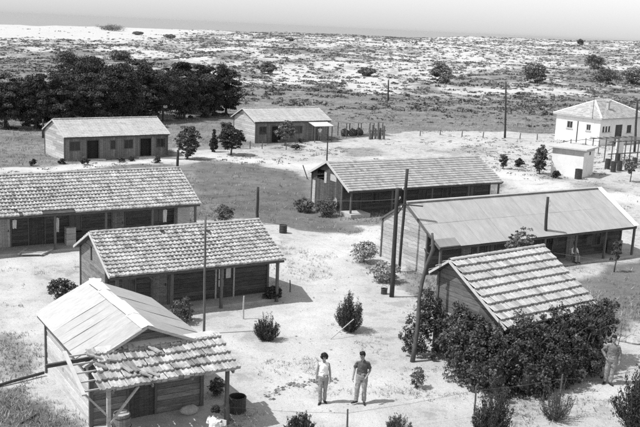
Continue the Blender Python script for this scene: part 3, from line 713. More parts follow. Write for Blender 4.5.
def cloth_at(d, u, v, z, w, h, name='cloth', label='', m='pale'):
    b = MB(); n = 5; V=[]
    for j in range(4):
        for i in range(n+1): V.append((u+w*(i/n-.5)*(1-.15*j/3), v+.03*math.sin(i*2.3+j), z-h*j/3-.02*math.sin(i*1.7)))
    F = [(j*(n+1)+i,j*(n+1)+i+1,(j+1)*(n+1)+i+1,(j+1)*(n+1)+i) for j in range(3) for i in range(n)]
    b.add(V,F); o = b.build(name, M[m]); o.matrix_world = d['root'].matrix_world if False else Matrix.Translation(d['root'].location)@Matrix.Rotation(d['root'].rotation_euler.z,4,'Z')
    md = o.modifiers.new('t','SOLIDIFY'); md.thickness = .012
    tag(o,label,'cloth'); return o
cloth_at(d,12.05,.3,1.75,.2,.75,label='pale cloth hanging from the long hut porch, right of the middle post')
cloth_at(d,18.0,.3,1.8,.22,.7,label='pale cloth hanging near the right end of the long hut porch')
cloth_at(d,9.9,.3,1.8,.2,.45,label='short pale cloth hanging beside the plank door of the long hut')
def crate_in(d, u,v,z,w,dp,h,m,label,name='crate',cat='crate',slats=3):
    b = MB(); root = empty(name, Matrix.Translation(d['root'].location)@Matrix.Rotation(d['root'].rotation_euler.z,4,'Z')@Vector((u,v,z)), d['root'].rotation_euler.z, label, cat)
    for k in range(slats):
        a0 = h*k/slats+.005; a1 = h*(k+1)/slats-.01
        b.box(-w/2,w/2,-dp/2,-dp/2+.02,a0,a1,rnd.uniform(.8,1.2)); b.box(-w/2,w/2,dp/2-.02,dp/2,a0,a1); b.box(-w/2,-w/2+.02,-dp/2+.02,dp/2-.02,a0,a1,rnd.uniform(.8,1.2)); b.box(w/2-.02,w/2,-dp/2+.02,dp/2-.02,a0,a1)
    b.build('side_boards', M[m], root)
    l = MB(); l.box(-w/2-.01,w/2+.01,-dp/2-.01,dp/2+.01,h,h+.02); l.build('lid', M[m], root)
    return root
crate_in(d,12.9,.9,.1,.5,.4,.95,'woodlight','pale upright box standing on the long hut porch by the middle post')
# pale frame lying on the ground
P = at(36,254); r = empty('wooden_frame',(P.x,P.y,P.z+.1),.2,'pale wooden frame lying flat on the sand before the long hut','frame')
b = MB(); b.beam((-.8,-.5,.03),(-.55,.65,.03),.1,.05); b.beam((.3,-.6,.03),(.75,.5,.03),.1,.05); b.build('rail', M['trim'], r)
b = MB(); b.beam((-.72,-.2,.07),(.5,-.3,.07),.1,.03); b.box(-.65,.4,-.55,-.3,.0,.04); b.build('crosspiece', M['trim'], r)
# ------------------------------------------------------------------ tile roofed hut in the yard
d = hut('tiled_hut','tile roofed plank hut in the middle of the yard with an open front porch', -8.17,34.7,.545,7.89,2.70,2.28,1.88,3.1,2.0,1.2,.22,.25,-.15)
fo = [(.9,1.5,.6,1.4),(5.15,5.95,-.2,1.7),(2.2,2.9,-.2,1.65)]
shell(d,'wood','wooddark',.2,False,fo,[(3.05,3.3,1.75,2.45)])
o = door(d['root'],'v',1.2,5.15,5.95,-.05,1.7,'wooddark','woodlight')
b = MB(); b.box(5.25,5.48,1.185,1.215,.95,1.55); b.box(5.6,5.83,1.185,1.215,.95,1.55); b.box(5.25,5.48,1.185,1.215,.6,.9); b.build('door_pane', M['pale'], o)
door(d['root'],'v',1.2,2.2,2.9,-.05,1.65,'wood','post'); window(d['root'],'v',1.2,*fo[0],fm='post')
b = MB(); b.box(.25,.262,3.05,3.3,1.75,2.45); b.build('dark_slot', M['dark'], d['root'])  # near-black panel stands in for the shade inside the gable slot
tiled_roof(d,12,.19,'tile',.036,.065,tv=.18,missf={(1,16),(2,27)},sag=.05,bar=.09)
posts(d['root'],[.32,2.65,4.9,7.6],.14,1.82)
floor_slab(d,.1,7.75,.2,1.25,.07)
b = MB(); b.beam((2.3,.16,1.2),(1.55,.16,1.8),.05); b.build('brace', M['post'], d['root'])
# ------------------------------------------------------------------ ribbed tile hut behind
d = hut('open_hut','ribbed tile hut behind the yard with an open dark gable and porch', 1.89,59.64,.54,13.42,3.08,2.44,1.82,3.38,2.22,1.2,.2,.2,-.68)
fo = [(1.0,1.7,-.2,1.6),(2.6,3.3,.6,1.4),(4.6,5.3,-.2,1.6),(6.6,7.4,.6,1.4),(8.8,9.5,-.2,1.6),(11,11.8,.6,1.4)]
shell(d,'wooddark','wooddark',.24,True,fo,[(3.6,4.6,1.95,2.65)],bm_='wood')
for q in (0,2,4): door(d['root'],'v',1.2,fo[q][0],fo[q][1],-.05,1.6,'wooddark','post')
for q in (1,3,5): window(d['root'],'v',1.2,*fo[q],fm='post')
for q in ((4.8,5.2,.0,1.75),(3.3,3.6,1.8,2.55),(2.0,2.8,2.1,2.55)):
    b = MB(); b.box(.172,.196,*q); b.build('gable_panel', M['woodlight'], d['root'])
rf = tiled_roof(d,13,.26,'tile3',.012,.05,tv=.1,prof='flat',jit=.4,caps=False,vt=1.,bar=.16)
posts(d['root'],[.25,3.6,7.0,10.3,13.15],.14,1.75)
floor_slab(d,.05,1.6,-.25,1.1,.28,name='porch_step')
b = MB(); b.beam((-.1,5.45,1.75),(-.45,5.6,2.75),.07); b.build('vent_pipe', M['post'], d['root'])
P = Matrix.Translation(d['root'].location)@Matrix.Rotation(d['root'].rotation_euler.z,4,'Z')@Vector((.06,1.75,.75))
b = MB(); b.tube([(0,0,0),(.0,-.0001,.0)],[.2,.2],4) if False else None
n=20; V=[(0,0,0)]+[( -.05,.24*math.cos(6.283*k/n),.3*math.sin(6.283*k/n)) for k in range(n)]
b.add(V,[(0,1+k,1+(k+1)%n) for k in range(n)]); rim=[( -.05,.24*math.cos(6.283*k/n),.3*math.sin(6.283*k/n)) for k in range(n+1)]
b.tube(rim,.018,5,cap=False); o = b.build('washbasin', M['concrete']); o.location = P; o.rotation_euler.z = .54; tag(o,'white round basin hung on the dark gable of the open hut','basin')
# ------------------------------------------------------------------ felt roofed long hut
d = hut('felt_roofed_hut','long hut with a smooth pale roof and deep dark porch, right of the tall poles', 6.12,44.54,.555,14.74,3.11,2.20,1.82,3.58,2.27,1.15,.05,.19,-.66)
fo = [(2.4,3.1,-.2,1.6),(4.0,4.8,.6,1.4),(6.2,6.9,-.2,1.6),(8.3,9.1,.6,1.4),(10.2,10.9,-.2,1.6),(12.2,13.0,.6,1.4)]
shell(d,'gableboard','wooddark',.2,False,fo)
for q in (0,2,4): door(d['root'],'v',1.15,fo[q][0],fo[q][1],-.05,1.6,'wood','post')
for q in (1,3,5): window(d['root'],'v',1.15,*fo[q],fm='post')
def corr_roof(u0,u1,vr,zr,ve,ze,pitch=.1,amp=.005,sheetw=.9,lift=0.,m='sheet'):
    mb = MB(); dv=ve-vr; dz=ze-zr; L_=math.hypot(dv,dz); nv,nz=-dz/L_,dv/L_
    if nz<0: nv,nz=-nv,-nz
    n = int((u1-u0)/pitch*4); cols=[]
    nr = 3; k = 0
    for s in range(int(math.ceil((u1-u0)/sheetw))):
        a = u0+s*sheetw; b_ = min(a+sheetw,u1)
        for r in range(2):
            t = rnd.uniform(.97,1.03); l0 = L_*r/2-(.08 if r else 0); l1 = L_*(r+1)/2; m_=int(max(2,round((b_-a)/pitch*4))); V=[]; off=rnd.uniform(0,.008)+(s%2)*.003+(.005 if r==0 else 0)
            for l in (l0,l1):
                for i in range(m_+1):
                    u = a+(b_-a)*i/m_; h = lift+amp*math.sin(2*math.pi*u/pitch)+off; V.append((u,vr+dv*l/L_+nv*h,zr+dz*l/L_+nz*h))
            mb.add(V,[(i,i+1,m_+2+i,m_+1+i) for i in range(m_)],t)
    return mb
rf = corr_roof(.0,14.4,3.11,3.6,0,1.84).build('roof', M['sheet'], d['root'])
corr_roof(0,14.74,3.11,3.6,5.31,2.29).build('back_roof', M['sheet'], d['root'])
deck(.02,14.7,3.11,3.58,.04,1.84,.04,.02).build('roof_boards', M['wooddark'], rf); deck(.02,14.7,3.11,3.58,5.27,2.3,.04,.02).build('roof_boards', M['wooddark'], rf)
b = MB(); b.hexa([(14.42,0,1.86),(14.84,0,1.86),(14.84,3.11,3.62),(14.42,3.11,3.62),(14.42,0,1.89),(14.84,0,1.89),(14.84,3.11,3.65),(14.42,3.11,3.65)]); b.build('verge_sheet', M['white'], rf)
b = MB(); b.hexa([(-.03,0,1.875),(1.3,0,1.875),(1.3,.5,2.16),(-.03,.5,2.16),(-.03,0,1.895),(1.3,0,1.895),(1.3,.5,2.18),(-.03,.5,2.18)],.68); o = b.build('roof_patch', M['sheet'], rf); o['label']='dark patched sheet at the low left corner of the roof'
b = MB(); b.beam((0,3.11,3.62),(14.4,3.11,3.62),.3,.04); b.build('ridge_sheet', M['sheet'], rf)
for u in (-.03,): verge(u,[(0,1.78),(3.11,3.54),(5.31,2.24)],.05,.1).build('bargeboard', M['post'], rf)
b = MB(); b.beam((.03,.08,1.74),(14.7,.08,1.74),.06,.1); b.build('eave_beam', M['wooddark'], rf)
posts(d['root'],[.15,2.6,5.0,7.4,9.8,12.2,14.6],.14,1.7)
floor_slab(d,.0,14.75,.0,1.2,.1)
Db6 = d
cloth_at(d,11.6,.75,1.35,.45,.5,name='shirt',label='pale shirt hung up in the shade of the felt roofed hut porch',m='shirtg')
cloth_at(d,8.9,.8,1.45,.35,.45,name='cloth',label='grey cloth hung deep in the felt roofed hut porch, left of the shirt',m='shirtg')
crate_in(d,13.8,.75,.1,.7,.5,.8,'wood','wooden box at the right end of the felt roofed hut porch')
# ------------------------------------------------------------------ vine covered hut
d = hut('vine_covered_hut','small hut with boldly stepped tiles whose walls are buried in climbing leaves', 6.5,29.55,.634,5.07,2.96,.98,2.05,3.76,3.09,.4,.3,.2,0)
shell(d,'oldwood','oldwood',.2,False,[(1.5,2.3,-.2,1.7)],[(2.5,3.3,1.0,1.7)])
door(d['root'],'v',.4,1.5,2.3,-.05,1.7,'wooddark','post'); window(d['root'],'u',.3,2.5,3.3,1.0,1.7,fm='woodlight',bars=(2,0))
tiled_roof(d,9,.2,'tile4',.02,.095,tv=.13,sag=.0,bar=.08,rowsb=3)
b = MB(); b.box(2.02,2.1,-.07,-.03,2.0,2.3) if False else None
# leaves
base = Matrix.Translation(d['root'].location)@Matrix.Rotation(.634,4,'Z')
vr_ = empty('climbing_vine',(base@Vector((2,-.5,0))),.634,'dense climbing vine burying the walls of the small stepped tile hut','vine')
def blob_pts(specs, n_):
    P_=[];T_=[];global NRM; NRM=[]
    tot = sum(max(a[3]*a[4],a[4]*a[5],a[3]*a[5]) for a in specs)
    for (u,v,z,a,b_,c_) in specs:
        k = int(n_*max(a*b_,b_*c_,a*c_)/tot); q = rng.normal(size=(k,3)); q /= np.linalg.norm(q,axis=1)[:,None]
        th,ph = np.arctan2(q[:,1],q[:,0]),q[:,2]; lum = .97+.2*np.sin(th*4+ph*4+u*3)+.14*np.sin(ph*9+th*3+v*5)+.1*np.sin(th*11+u)
        rad = (1.04-np.abs(rng.normal(size=k))*.2)*lum; NRM.append(q)
        p = q*rad[:,None]*np.array([a,b_,c_])+np.array([u,v,z]); ok = p[:,2] > .02; NRM[-1] = q[ok]
        P_.append(p[ok]); cl = .75+.6*vnoise(p[ok,0]*3+9,p[ok,2]*3+p[ok,1]*3,1,77); T_.append(cl*rng.uniform(.7,1.3,ok.sum()))
    return np.concatenate(P_),np.concatenate(T_)
specs = []
for k in range(12): specs.append((.1+k*.405, -.3+rnd.uniform(-.2,.15), 1.1+rnd.uniform(-.12,.12)+(.1 if k>8 else 0), .5*rnd.uniform(.85,1.2), .55*rnd.uniform(.8,1.25), 1.08+rnd.uniform(-.18,.15)))
for k in range(6): specs.append((.2+k*.7, -.95+rnd.uniform(-.15,.15), .55, .6, .6, .72))
for k in range(5): specs.append((-.35+rnd.uniform(-.15,.1), -.2+k*.52, 1.0+rnd.uniform(-.1,.15), .6, .5, 1.05-k*.03))
for k in range(4): specs.append((-.75, -.5+k*.55, .55, .55, .5, .75))
for k in range(4): specs.append((3.2+k*.75, -.15, 1.9+.05*k, .5, .38, .42))
for k in range(3): specs.append((5.1, .05+k*.5, 1.35, .5, .5, .9))
specs.append((5.6,.25,1.75,.4,.4,.4)); specs.append((.05,1.2,1.5,.3,.6,.75)); specs.append((.1,2.3,1.2,.3,.5,.8)); specs.append((-.15,3.35,1.0,.4,.45,1.2)); specs.append((-.5,3.9,.8,.45,.45,.95)); specs.append((-.2,3.7,1.7,.35,.4,.6))
specs.append((.1,2.1,1.75,.25,.5,.5))
p,t = blob_pts([(a-2,b_+.5,c_,x_,y_,z_) for a,b_,c_,x_,y_,z_ in specs], 62000)
nr_ = np.concatenate(NRM)
p0_,t0_,n0_ = p,t,nr_
cidx = rng.choice(len(p), 1500, replace=False); cc = p[cidx]; cn = nr_[cidx]; cr2 = rng.uniform(.08,.24,1500)
q2 = rng.normal(size=(1500*64,3)); q2 /= np.linalg.norm(q2,axis=1)[:,None]
q2 = q2+.7*np.repeat(cn,64,0); q2 /= np.linalg.norm(q2,axis=1)[:,None]
p = np.repeat(cc,64,0)+q2*np.repeat(cr2,64)[:,None]*rng.uniform(.4,1.05,(1500*64,1)); p[:,2]-=np.repeat(cr2,64)*.15; t = np.repeat(rng.uniform(.55,1.45,1500),64)*rng.uniform(.75,1.25,1500*64); nr_=q2+np.array([0,0,.3])
in_=rng.uniform(size=len(p0_))<.3; p=np.concatenate([p,p0_[in_]-n0_[in_]*.12]); t=np.concatenate([t,t0_[in_]]); nr_=np.concatenate([nr_,n0_[in_]]); ok_=p[:,2]>.02; p=p[ok_]; t=t[ok_]; nr_=nr_[ok_]
gp = vnoise(p[:,0]*2.6+p[:,1]*1.7, p[:,2]*2.9+5, 1, 5); kk_ = rng.uniform(size=len(p)) < sstep(.05,.35,gp)+.45
p, t, nr_ = p[kk_], t[kk_], nr_[kk_]
V,F,T = leafquads(p, .092, t, asp=.6, nor=nr_, wild=.75); npmesh('foliage', V, F, M['vineleaf'], vr_, T)
# loose trailing sprays
q_=[]
for k in range(170):
    a_=p[rng.integers(len(p))]+0; o_=nr_[rng.integers(len(p))]; dd_=np.array([rng.normal()*.3,-abs(rng.normal())*.35,rng.uniform(-.1,.5)]); L__=rng.uniform(.25,.6)
    for j in range(14): q_.append(a_+dd_*L__*j/13*1.2-np.array([0,0,.25])*(j/13)**2*L__+rng.normal(size=3)*.03)
q_=np.array(q_); q_=q_[q_[:,2]>.03]; V,F,T=leafquads(q_,.085,rng.uniform(.7,1.5,len(q_)),asp=.5); npmesh('trailing_sprays',V,F,M['vineleaf'],vr_,T)
core = MB()
for (a,b_,c_,x_,y_,z_) in specs:
    if b_ < .3 and z_ > .6: core.ball((a-2,b_+.5,c_*.92),(x_*.5,y_*.5,z_*.7),8,6,.16,.55)
core.build('dark_core', M['vineleaf'], vr_)  # lumps toned darker than the leaves, as the shade deep in the vine
st = MB()
for k in range(26):
    u = rnd.uniform(-2.3,2.9); v = rnd.uniform(-.75,-.1); pts_=[(u,v,-.1)]
    for j in range(1,6): pts_.append((u+rnd.uniform(-.15,.15)*j,v+.06*j,.42*j))
    st.tube(pts_,[.022,.02,.017,.014,.01,.006],5)
for k in range(40):
    u=rnd.uniform(-2.4,3.2); a=Vector((u,rnd.uniform(-.9,0),rnd.uniform(1.2,2.3))); st.tube([a,a+Vector((rnd.uniform(-.3,.3),-.25,.25)),a+Vector((rnd.uniform(-.5,.5),-.45,.2))],[.008,.006,.003],4)
st.build('stems', M['bark'], vr_)
# sprigs reaching over the eave
p = []
for k in range(60):
    u = rnd.uniform(2.4,5.2) if k<42 else rnd.uniform(-.2,1.2); a = np.array([u-2, .5+rnd.uniform(-.1,.25), 2.12]); dd = np.array([rnd.uniform(-.25,.25),rnd.uniform(-.2,.4),rnd.uniform(.05,.28)])
    for j in range(16): p.append(a+dd*j/10+rng.normal(size=3)*.035)
p=np.array(p); V,F,T = leafquads(p,.085,rng.uniform(.7,1.4,len(p)),asp=.6); npmesh('sprigs',V,F,M['vineleaf'],vr_,T)
# ------------------------------------------------------------------ white house
hr_ = empty('white_house',(30.45,100.46,.19),.694,'whitewashed house with a pale hipped roof and thin chimney','house')
Lh,Wh,hh = 9.6,6.48,3.0
def plain_wall(axis,c0,c1,s0,s1,z0,z1,ops,m,parent,name='wall'):
    b = MB(); xs = sorted({s0,s1,*[o[0] for o in ops],*[o[1] for o in ops]}); zs = sorted({z0,z1,*[o[2] for o in ops],*[o[3] for o in ops]})
    for a,b2 in zip(xs,xs[1:]):
        for c,e in zip(zs,zs[1:]):
            if any(o[0]-1e-6<=a and b2<=o[1]+1e-6 and o[2]-1e-6<=c and e<=o[3]+1e-6 for o in ops): continue
            if axis=='v': b.box(a,b2,c0,c1,c,e)
            else: b.box(c0,c1,a,b2,c,e)
    return b.build(name,M[m],parent)
lo = [(1.5,2.1,1.5,2.2),(3.9,4.7,1.5,2.3)]
plain_wall('u',.3,.5,.5,Wh-.3,-.4,2.95,lo,'white',hr_)
fr = [(.8,1.15,1.45,2.1),(1.35,1.7,1.45,2.1),(1.9,2.25,1.45,2.1),(3.3,4.7,-.1,2.2),(5.6,6.5,1.2,2.1)]
plain_wall('v',.3,.5,.3,Lh-.3,-.4,2.95,fr,'white',hr_)
plain_wall('u',Lh-.5,Lh-.3,.5,Wh-.3,-.4,2.95,(),'white',hr_); plain_wall('v',Wh-.5,Wh-.3,.5,Lh-.5,-.4,2.95,(),'white',hr_)
for q in lo: window(hr_,'u',.36,*q,fm='trim',bars=(1,0))
for k in (0,1,2,4): window(hr_,'v',.36,*fr[k],fm='post',bars=(0,0))
door(hr_,'v',.4,3.3,4.7,-.1,2.2,'wooddark','post')
b = MB(); b.box(.6,Lh-.6,.6,Wh-.6,2.2,2.25); b.build('ceiling_slab',M['dark'],hr_)
b = MB(); rx0,rx1,ry = 3.24,Lh-3.24,Wh/2; zt=4.6; ze=2.98
n_s=14
def hip(tris,rows=10):
    return
V=[(0,0,ze),(Lh,0,ze),(Lh,Wh,ze),(0,Wh,ze),(rx0,ry,zt),(rx1,ry,zt)]; b.add(V,[(0,1,5,4),(1,2,5),(2,3,4,5),(3,0,4)]); b.add([(x_,y_,z_-.1) for x_,y_,z_ in V[:4]],[(3,2,1,0)]); b.add(V[:4]+[(x_,y_,z_-.1) for x_,y_,z_ in V[:4]],[(0,4,5,1),(1,5,6,2),(2,6,7,3),(3,7,4,0)])
rf = b.build('roof',M['tile2'],hr_)
# tile courses on the slopes
b = MB(); N_=15
for s,(A,B,Cc,Dd) in enumerate([((0,0,ze),(Lh,0,ze),(rx1,ry,zt),(rx0,ry,zt)),((0,Wh,ze),(0,0,ze),(rx0,ry,zt),(rx0,ry,zt)),((Lh,0,ze),(Lh,Wh,ze),(rx1,ry,zt),(rx1,ry,zt)),((Lh,Wh,ze),(0,Wh,ze),(rx0,ry,zt),(rx1,ry,zt))]):
    A,B,Cc,Dd=map(Vector,(A,B,Cc,Dd)); nn=((B-A).cross(Dd-A)).normalized()
    for r_ in range(N_):
        t0,t1=r_/N_,(r_+1)/N_; a0=A.lerp(Dd,t0);b0=B.lerp(Cc,t0);a1=A.lerp(Dd,t1);b1=B.lerp(Cc,t1); m_=max(1,int((b0-a0).length/.3))
        for k in range(m_):
            b.add([a0.lerp(b0,k/m_)+nn*.06,a0.lerp(b0,(k+1)/m_)+nn*.05,a1.lerp(b1,(k+1)/m_)+nn*.015,a1.lerp(b1,k/m_)+nn*.02,a0.lerp(b0,k/m_)+nn*.005,a0.lerp(b0,(k+1)/m_)+nn*.005],[(0,1,2,3),(4,5,1,0)],rnd.uniform(.8,1.2))
b.build('roof_tiles',M['tile2'],rf)
b = MB()
for A,B in (((0,0,ze),(rx0,ry,zt)),((0,Wh,ze),(rx0,ry,zt)),((Lh,0,ze),(rx1,ry,zt)),((rx0,ry,zt),(rx1,ry,zt))): b.tube([Vector(A)+Vector((0,0,.06)),Vector(B)+Vector((0,0,.06))],.1,7)
b.build('hip_tiles',M['white'],rf)
b = MB(); b.box(3.3,3.6,1.5,1.8,3.3,4.75); b.box(3.2,3.7,1.4,1.9,4.7,4.8); b.build('chimney',M['concrete'],rf)
b = MB(); b.tube([(.26,3.2,0),(.26,3.2,2.4)],.05,6); b.build('drainpipe',M['metal'],hr_)
b = MB(); b.beam((-.05,1.2,2.9),(-.05,1.2,5.6),.04); b.build('aerial_mast',M['metal'],hr_)
# ------------------------------------------------------------------ white shed
s_ = empty('white_shed',(22.29,77.05,.05),.986,'small whitewashed shed with a flat slab roof and overhang shade painted grey along its top','shed')
plain_wall('u',.17,.3,.3,2.95,-.3,2.38,(),'white',s_); plain_wall('v',.17,.3,.17,3.07,-.3,2.38,[(1.6,2.0,1.85,2.15)],'white',s_); plain_wall('u',2.94,3.07,.3,2.95,-.3,2.38,(),'white',s_); plain_wall('v',2.82,2.95,.3,2.94,-.3,2.38,(),'white',s_)
b = MB(); b.box(-.1,3.34,-.1,3.2,2.38,2.5); b.build('roof_slab',M['trim'],s_)
b = MB(); b.box(.164,.17,.17,2.95,1.85,2.375); b.box(.164,3.073,.164,.17,2.15,2.375); b.build('overhang_shade',M['concrete'],s_)  # grey strips colour in the roof overhang's shadow on the white walls
window(s_,'v',.2,1.6,2.0,1.85,2.15,fm='post',bars=(0,0))
# ------------------------------------------------------------------ leaning hut in the foreground
O = at(225.5,424.6); ya=.55
h8 = empty('leaning_hut',(O.x,O.y,0.),ya,'pale ramshackle hut in the lower left with felt roof and tiled porch','hut')
u0,u1,v0,v1 = -3.65,-.15,1.45,6.35; ur=-2.05; zr8=2.98; zl=2.08; zrr=2.12
prof=[(u0,zl-.03),(ur,zr8-.05),(u1,zrr-.03)]
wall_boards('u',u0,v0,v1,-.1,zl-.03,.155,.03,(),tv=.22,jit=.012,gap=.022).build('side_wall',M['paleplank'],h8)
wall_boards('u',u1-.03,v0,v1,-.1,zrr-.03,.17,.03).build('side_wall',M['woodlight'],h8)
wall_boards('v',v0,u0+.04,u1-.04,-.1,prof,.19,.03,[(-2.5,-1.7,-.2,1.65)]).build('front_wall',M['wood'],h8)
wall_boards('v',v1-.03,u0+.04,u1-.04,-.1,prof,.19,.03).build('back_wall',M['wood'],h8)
for (u,v,z) in ((u0,v0,2.0),(u0,v1,2.0),(u1,v0,2.05),(u1,v1,2.05)):
    b = MB(); b.box(u-.06,u+.05,v-.05,v+.05,-.2,z); b.build('corner_post',M['post'],h8)
b = MB(); b.box(u0+.1,u1-.1,v0+.4,v0+.43,0,1.9); b.build('dark_backing',M['dark'],h8)  # near-black sheet, the room's darkness behind the door put into colour
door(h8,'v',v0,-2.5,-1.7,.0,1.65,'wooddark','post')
# felt strips on the left slope, sheets on the right slope
def slope_strip(mb, ua,za,ub,zb_,va,vb,off0,off1,th=.012,t=1.,warp=0):
    n_=6; V=[]
    for k in range(n_+1):
        q=k/n_; u=ua+(ub-ua)*q; z=za+(zb_-za)*q; w=warp*math.sin(q*5+va)*.02
        V += [(u,va,z+off0+w),(u,vb,z+off1+w)]
    m_=len(V); V += [(x_,y_,z_-th) for x_,y_,z_ in V]
    F=[(2*k,2*k+1,2*k+3,2*k+2) for k in range(n_)]+[(m_+2*k,m_+2*k+2,m_+2*k+3,m_+2*k+1) for k in range(n_)]
    F+=[(2*k,2*k+2,m_+2*k+2,m_+2*k) for k in range(n_)]+[(2*k+1,m_+2*k+1,m_+2*k+3,2*k+3) for k in range(n_)]+[(0,m_,m_+1,1),(2*n_,2*n_+1,m_+2*n_+1,m_+2*n_)]
    mb.add(V,F,t)
b = MB(); vv=[1.15,1.95,2.6,3.25,3.85,4.45,6.55]; ue=-3.95; ze_=zl-.1
for k,(a,c) in enumerate(zip(vv,vv[1:])): slope_strip(b,ur+.02,zr8+.02,ue,ze_,a,c+.05,.035,.02+.008*(k%2),t=[.93,1.,.97,1.02,1.,1.12][k],warp=1)
rf8 = b.build('roof',M['felt'],h8)
b = MB(); vv=[1.2,2.4,3.6,4.8,6.5]
for k,(a,c) in enumerate(zip(vv,vv[1:])): slope_strip(b,ur-.02,zr8+.01,.12,zrr-.05,a,c+.05,.03,.02,t=rnd.uniform(.85,.95),warp=.6)
b.build('roof_sheets',M['felt'],rf8)
for (ua,za,ub,zb_) in ((ur,zr8,ue+.04,ze_+.01),(ur,zr8,.08,zrr-.04)):
    b=MB(); slope_strip(b,ua,za,ub,zb_,1.22,6.5,-.0,-.0,.03); b.build('roof_boards',M['wooddark'],rf8)
b = MB()
for k,(a,c,dz,tw_) in enumerate(((1.1,2.45,.05,0),(2.35,3.75,.065,.03),(3.65,5.2,.05,-.03),(5.1,6.3,.07,.05))):
    w=.2; V=[(ur-w,a,zr8-.05+dz+tw_*.6),(ur,a,zr8+dz+.02),(ur+w,a,zr8-.05+dz),(ur-w-.02,c,zr8-.05+dz),(ur,c,zr8+dz+.02+abs(tw_)),(ur+w,c,zr8-.05+dz+tw_)]
    b.add(V,[(0,1,4,3),(1,2,5,4)],1.25)
rc=b.build('ridge_sheets',M['pale'],rf8); rc.modifiers.new('t','SOLIDIFY').thickness=.012
b = MB(); b.add([(ur-.22,6.0,zr8+.02),(ur+.15,5.95,zr8+.1),(ur+.3,6.4,zr8+.05),(ur-.1,6.5,zr8+.08)],[(0,1,2,3)],1.3); o=b.build('loose_sheet',M['pale'],rf8); o.modifiers.new('t','SOLIDIFY').thickness=.012
verge(0,[(0,0),(0,0.01)])
b = MB(); b.beam((u0-.26,1.15,zl-.06),(ur,1.15,zr8+.0),.05,.09); b.beam((ur,1.15,zr8+.0),(.12,1.15,zrr-.05),.05,.09); b.build('bargeboard',M['woodlight'],rf8)
b = MB(); b.beam((ue+.06,1.2,ze_-.04),(ue+.06,6.5,ze_-.04),.05,.08); b.build('eave_beam',M['wooddark'],rf8)
# porch
ms=set(); 
for r_ in range(5):
    for c_ in range([1,2,1,0,0][r_]): ms.add((r_,c_))
ms |= {(2,2)}
pr = tile_plane(-3.95,.32,1.5,2.42,-.28,1.83,5,.165,.085,.034,.2,ms,.03,'roll',2.2).build('porch_roof',M['tile'],h8)
for (u,v,z,a,tl) in ((-3.5,.95,2.30,1.3,.1),(-3.25,.8,2.27,1.7,.08),(-3.6,.65,2.2,1.1,.12),(-2.95,.35,2.13,.45,.05),(-2.75,.3,2.13,.35,.05),(-2.3,.0,2.0,.9,.03),(-2.5,.02,2.0,1.0,.03),(-1.9,.95,2.33,.6,.08),(-3.7,1.1,2.36,1.5,.15)):
    cx,cy=math.cos(a),math.sin(a)
    def q(x_,y_,z_): return (u+cx*x_-cy*y_, v+cx*y_+cy*x_, z+z_+y_*.33+x_*tl)
    b = MB(); tt_=rnd.uniform(.6,1.1)
    for x_,w_,h_ in ((-.055,.03,.045),(-.0,.03,.022),(.055,.025,.022)): b.hexa([q(x_-w_,-.18,0),q(x_+w_,-.18,0),q(x_+w_,.18,0),q(x_-w_,.18,0),q(x_-w_*.8,-.18,h_),q(x_+w_*.8,-.18,h_),q(x_+w_*.8,.18,h_),q(x_-w_*.8,.18,h_)],tt_)
    b.build('slipped_tile',M['tile'],pr)
slope=(2.42-1.83)/1.78
def pz(v): return 1.83+slope*(v+.28)
for k in range(5):
    v=-.1+.37*k; b = MB(); b.beam((-4.4,v,pz(v)-.045),(.28,v,pz(v)-.045),.05,.04,rnd.uniform(.8,1.1)); b.build('batten',M['woodlight'],pr)
for u in (-3.55,-2.4,-1.2,.1):
    b = MB(); b.beam((u,-.25,pz(-.25)-.11),(u,1.45,pz(1.45)-.11),.06,.09); b.build('rafter',M['wood'],pr)
b = MB(); b.beam((-4.38,-.3,pz(-.3)-.0),(-4.38,1.55,pz(1.55)+.0),.11,.05); b.build('verge_rail',M['trim'],pr)
b = MB(); b.beam((-4.95,1.42,2.13),(-3.3,1.42,2.18),.09,.1); b.build('wall_plate',M['wooddark'],pr)
b = MB(); b.hexa([(-3.55,1.2,2.38),(.12,1.2,2.39),(.12,1.43,2.47),(-3.55,1.43,2.47),(-3.55,1.2,2.395),(.12,1.2,2.405),(.12,1.43,2.485),(-3.55,1.43,2.485)]); b.build('flashing',M['pale'],pr)
b = MB(); b.beam((-3.75,-.02,1.76),(.28,-.02,1.78),.07,.1); b.build('porch_beam',M['wood'],pr)
for u in (-3.6,.02):
    b = MB(); b.beam((u,0,-.2),(u,0,1.72),.1,.1); b.build('porch_post',M['woodlight' if u<-1 else 'post'],h8)
b = MB(); b.beam((-3.58,-.06,.75),(-2.75,-.06,1.72),.07,.05); b.beam((-3.62,.02,.95),(-4.3,.1,1.75),.06,.05); b.build('brace',M['woodlight'],h8)
b = MB(); b.box(-3.6,.1,.0,1.45,-.2,.06); b.build('porch_floor',M['concrete'],h8)
b = MB(); b.beam((-3.72,1.5,.02),(-3.74,-1.2,.02),.16,.05); b.build('edge_board',M['woodlight'],h8)
W8 = Matrix.Translation(h8.location)@Matrix.Rotation(ya,4,'Z')
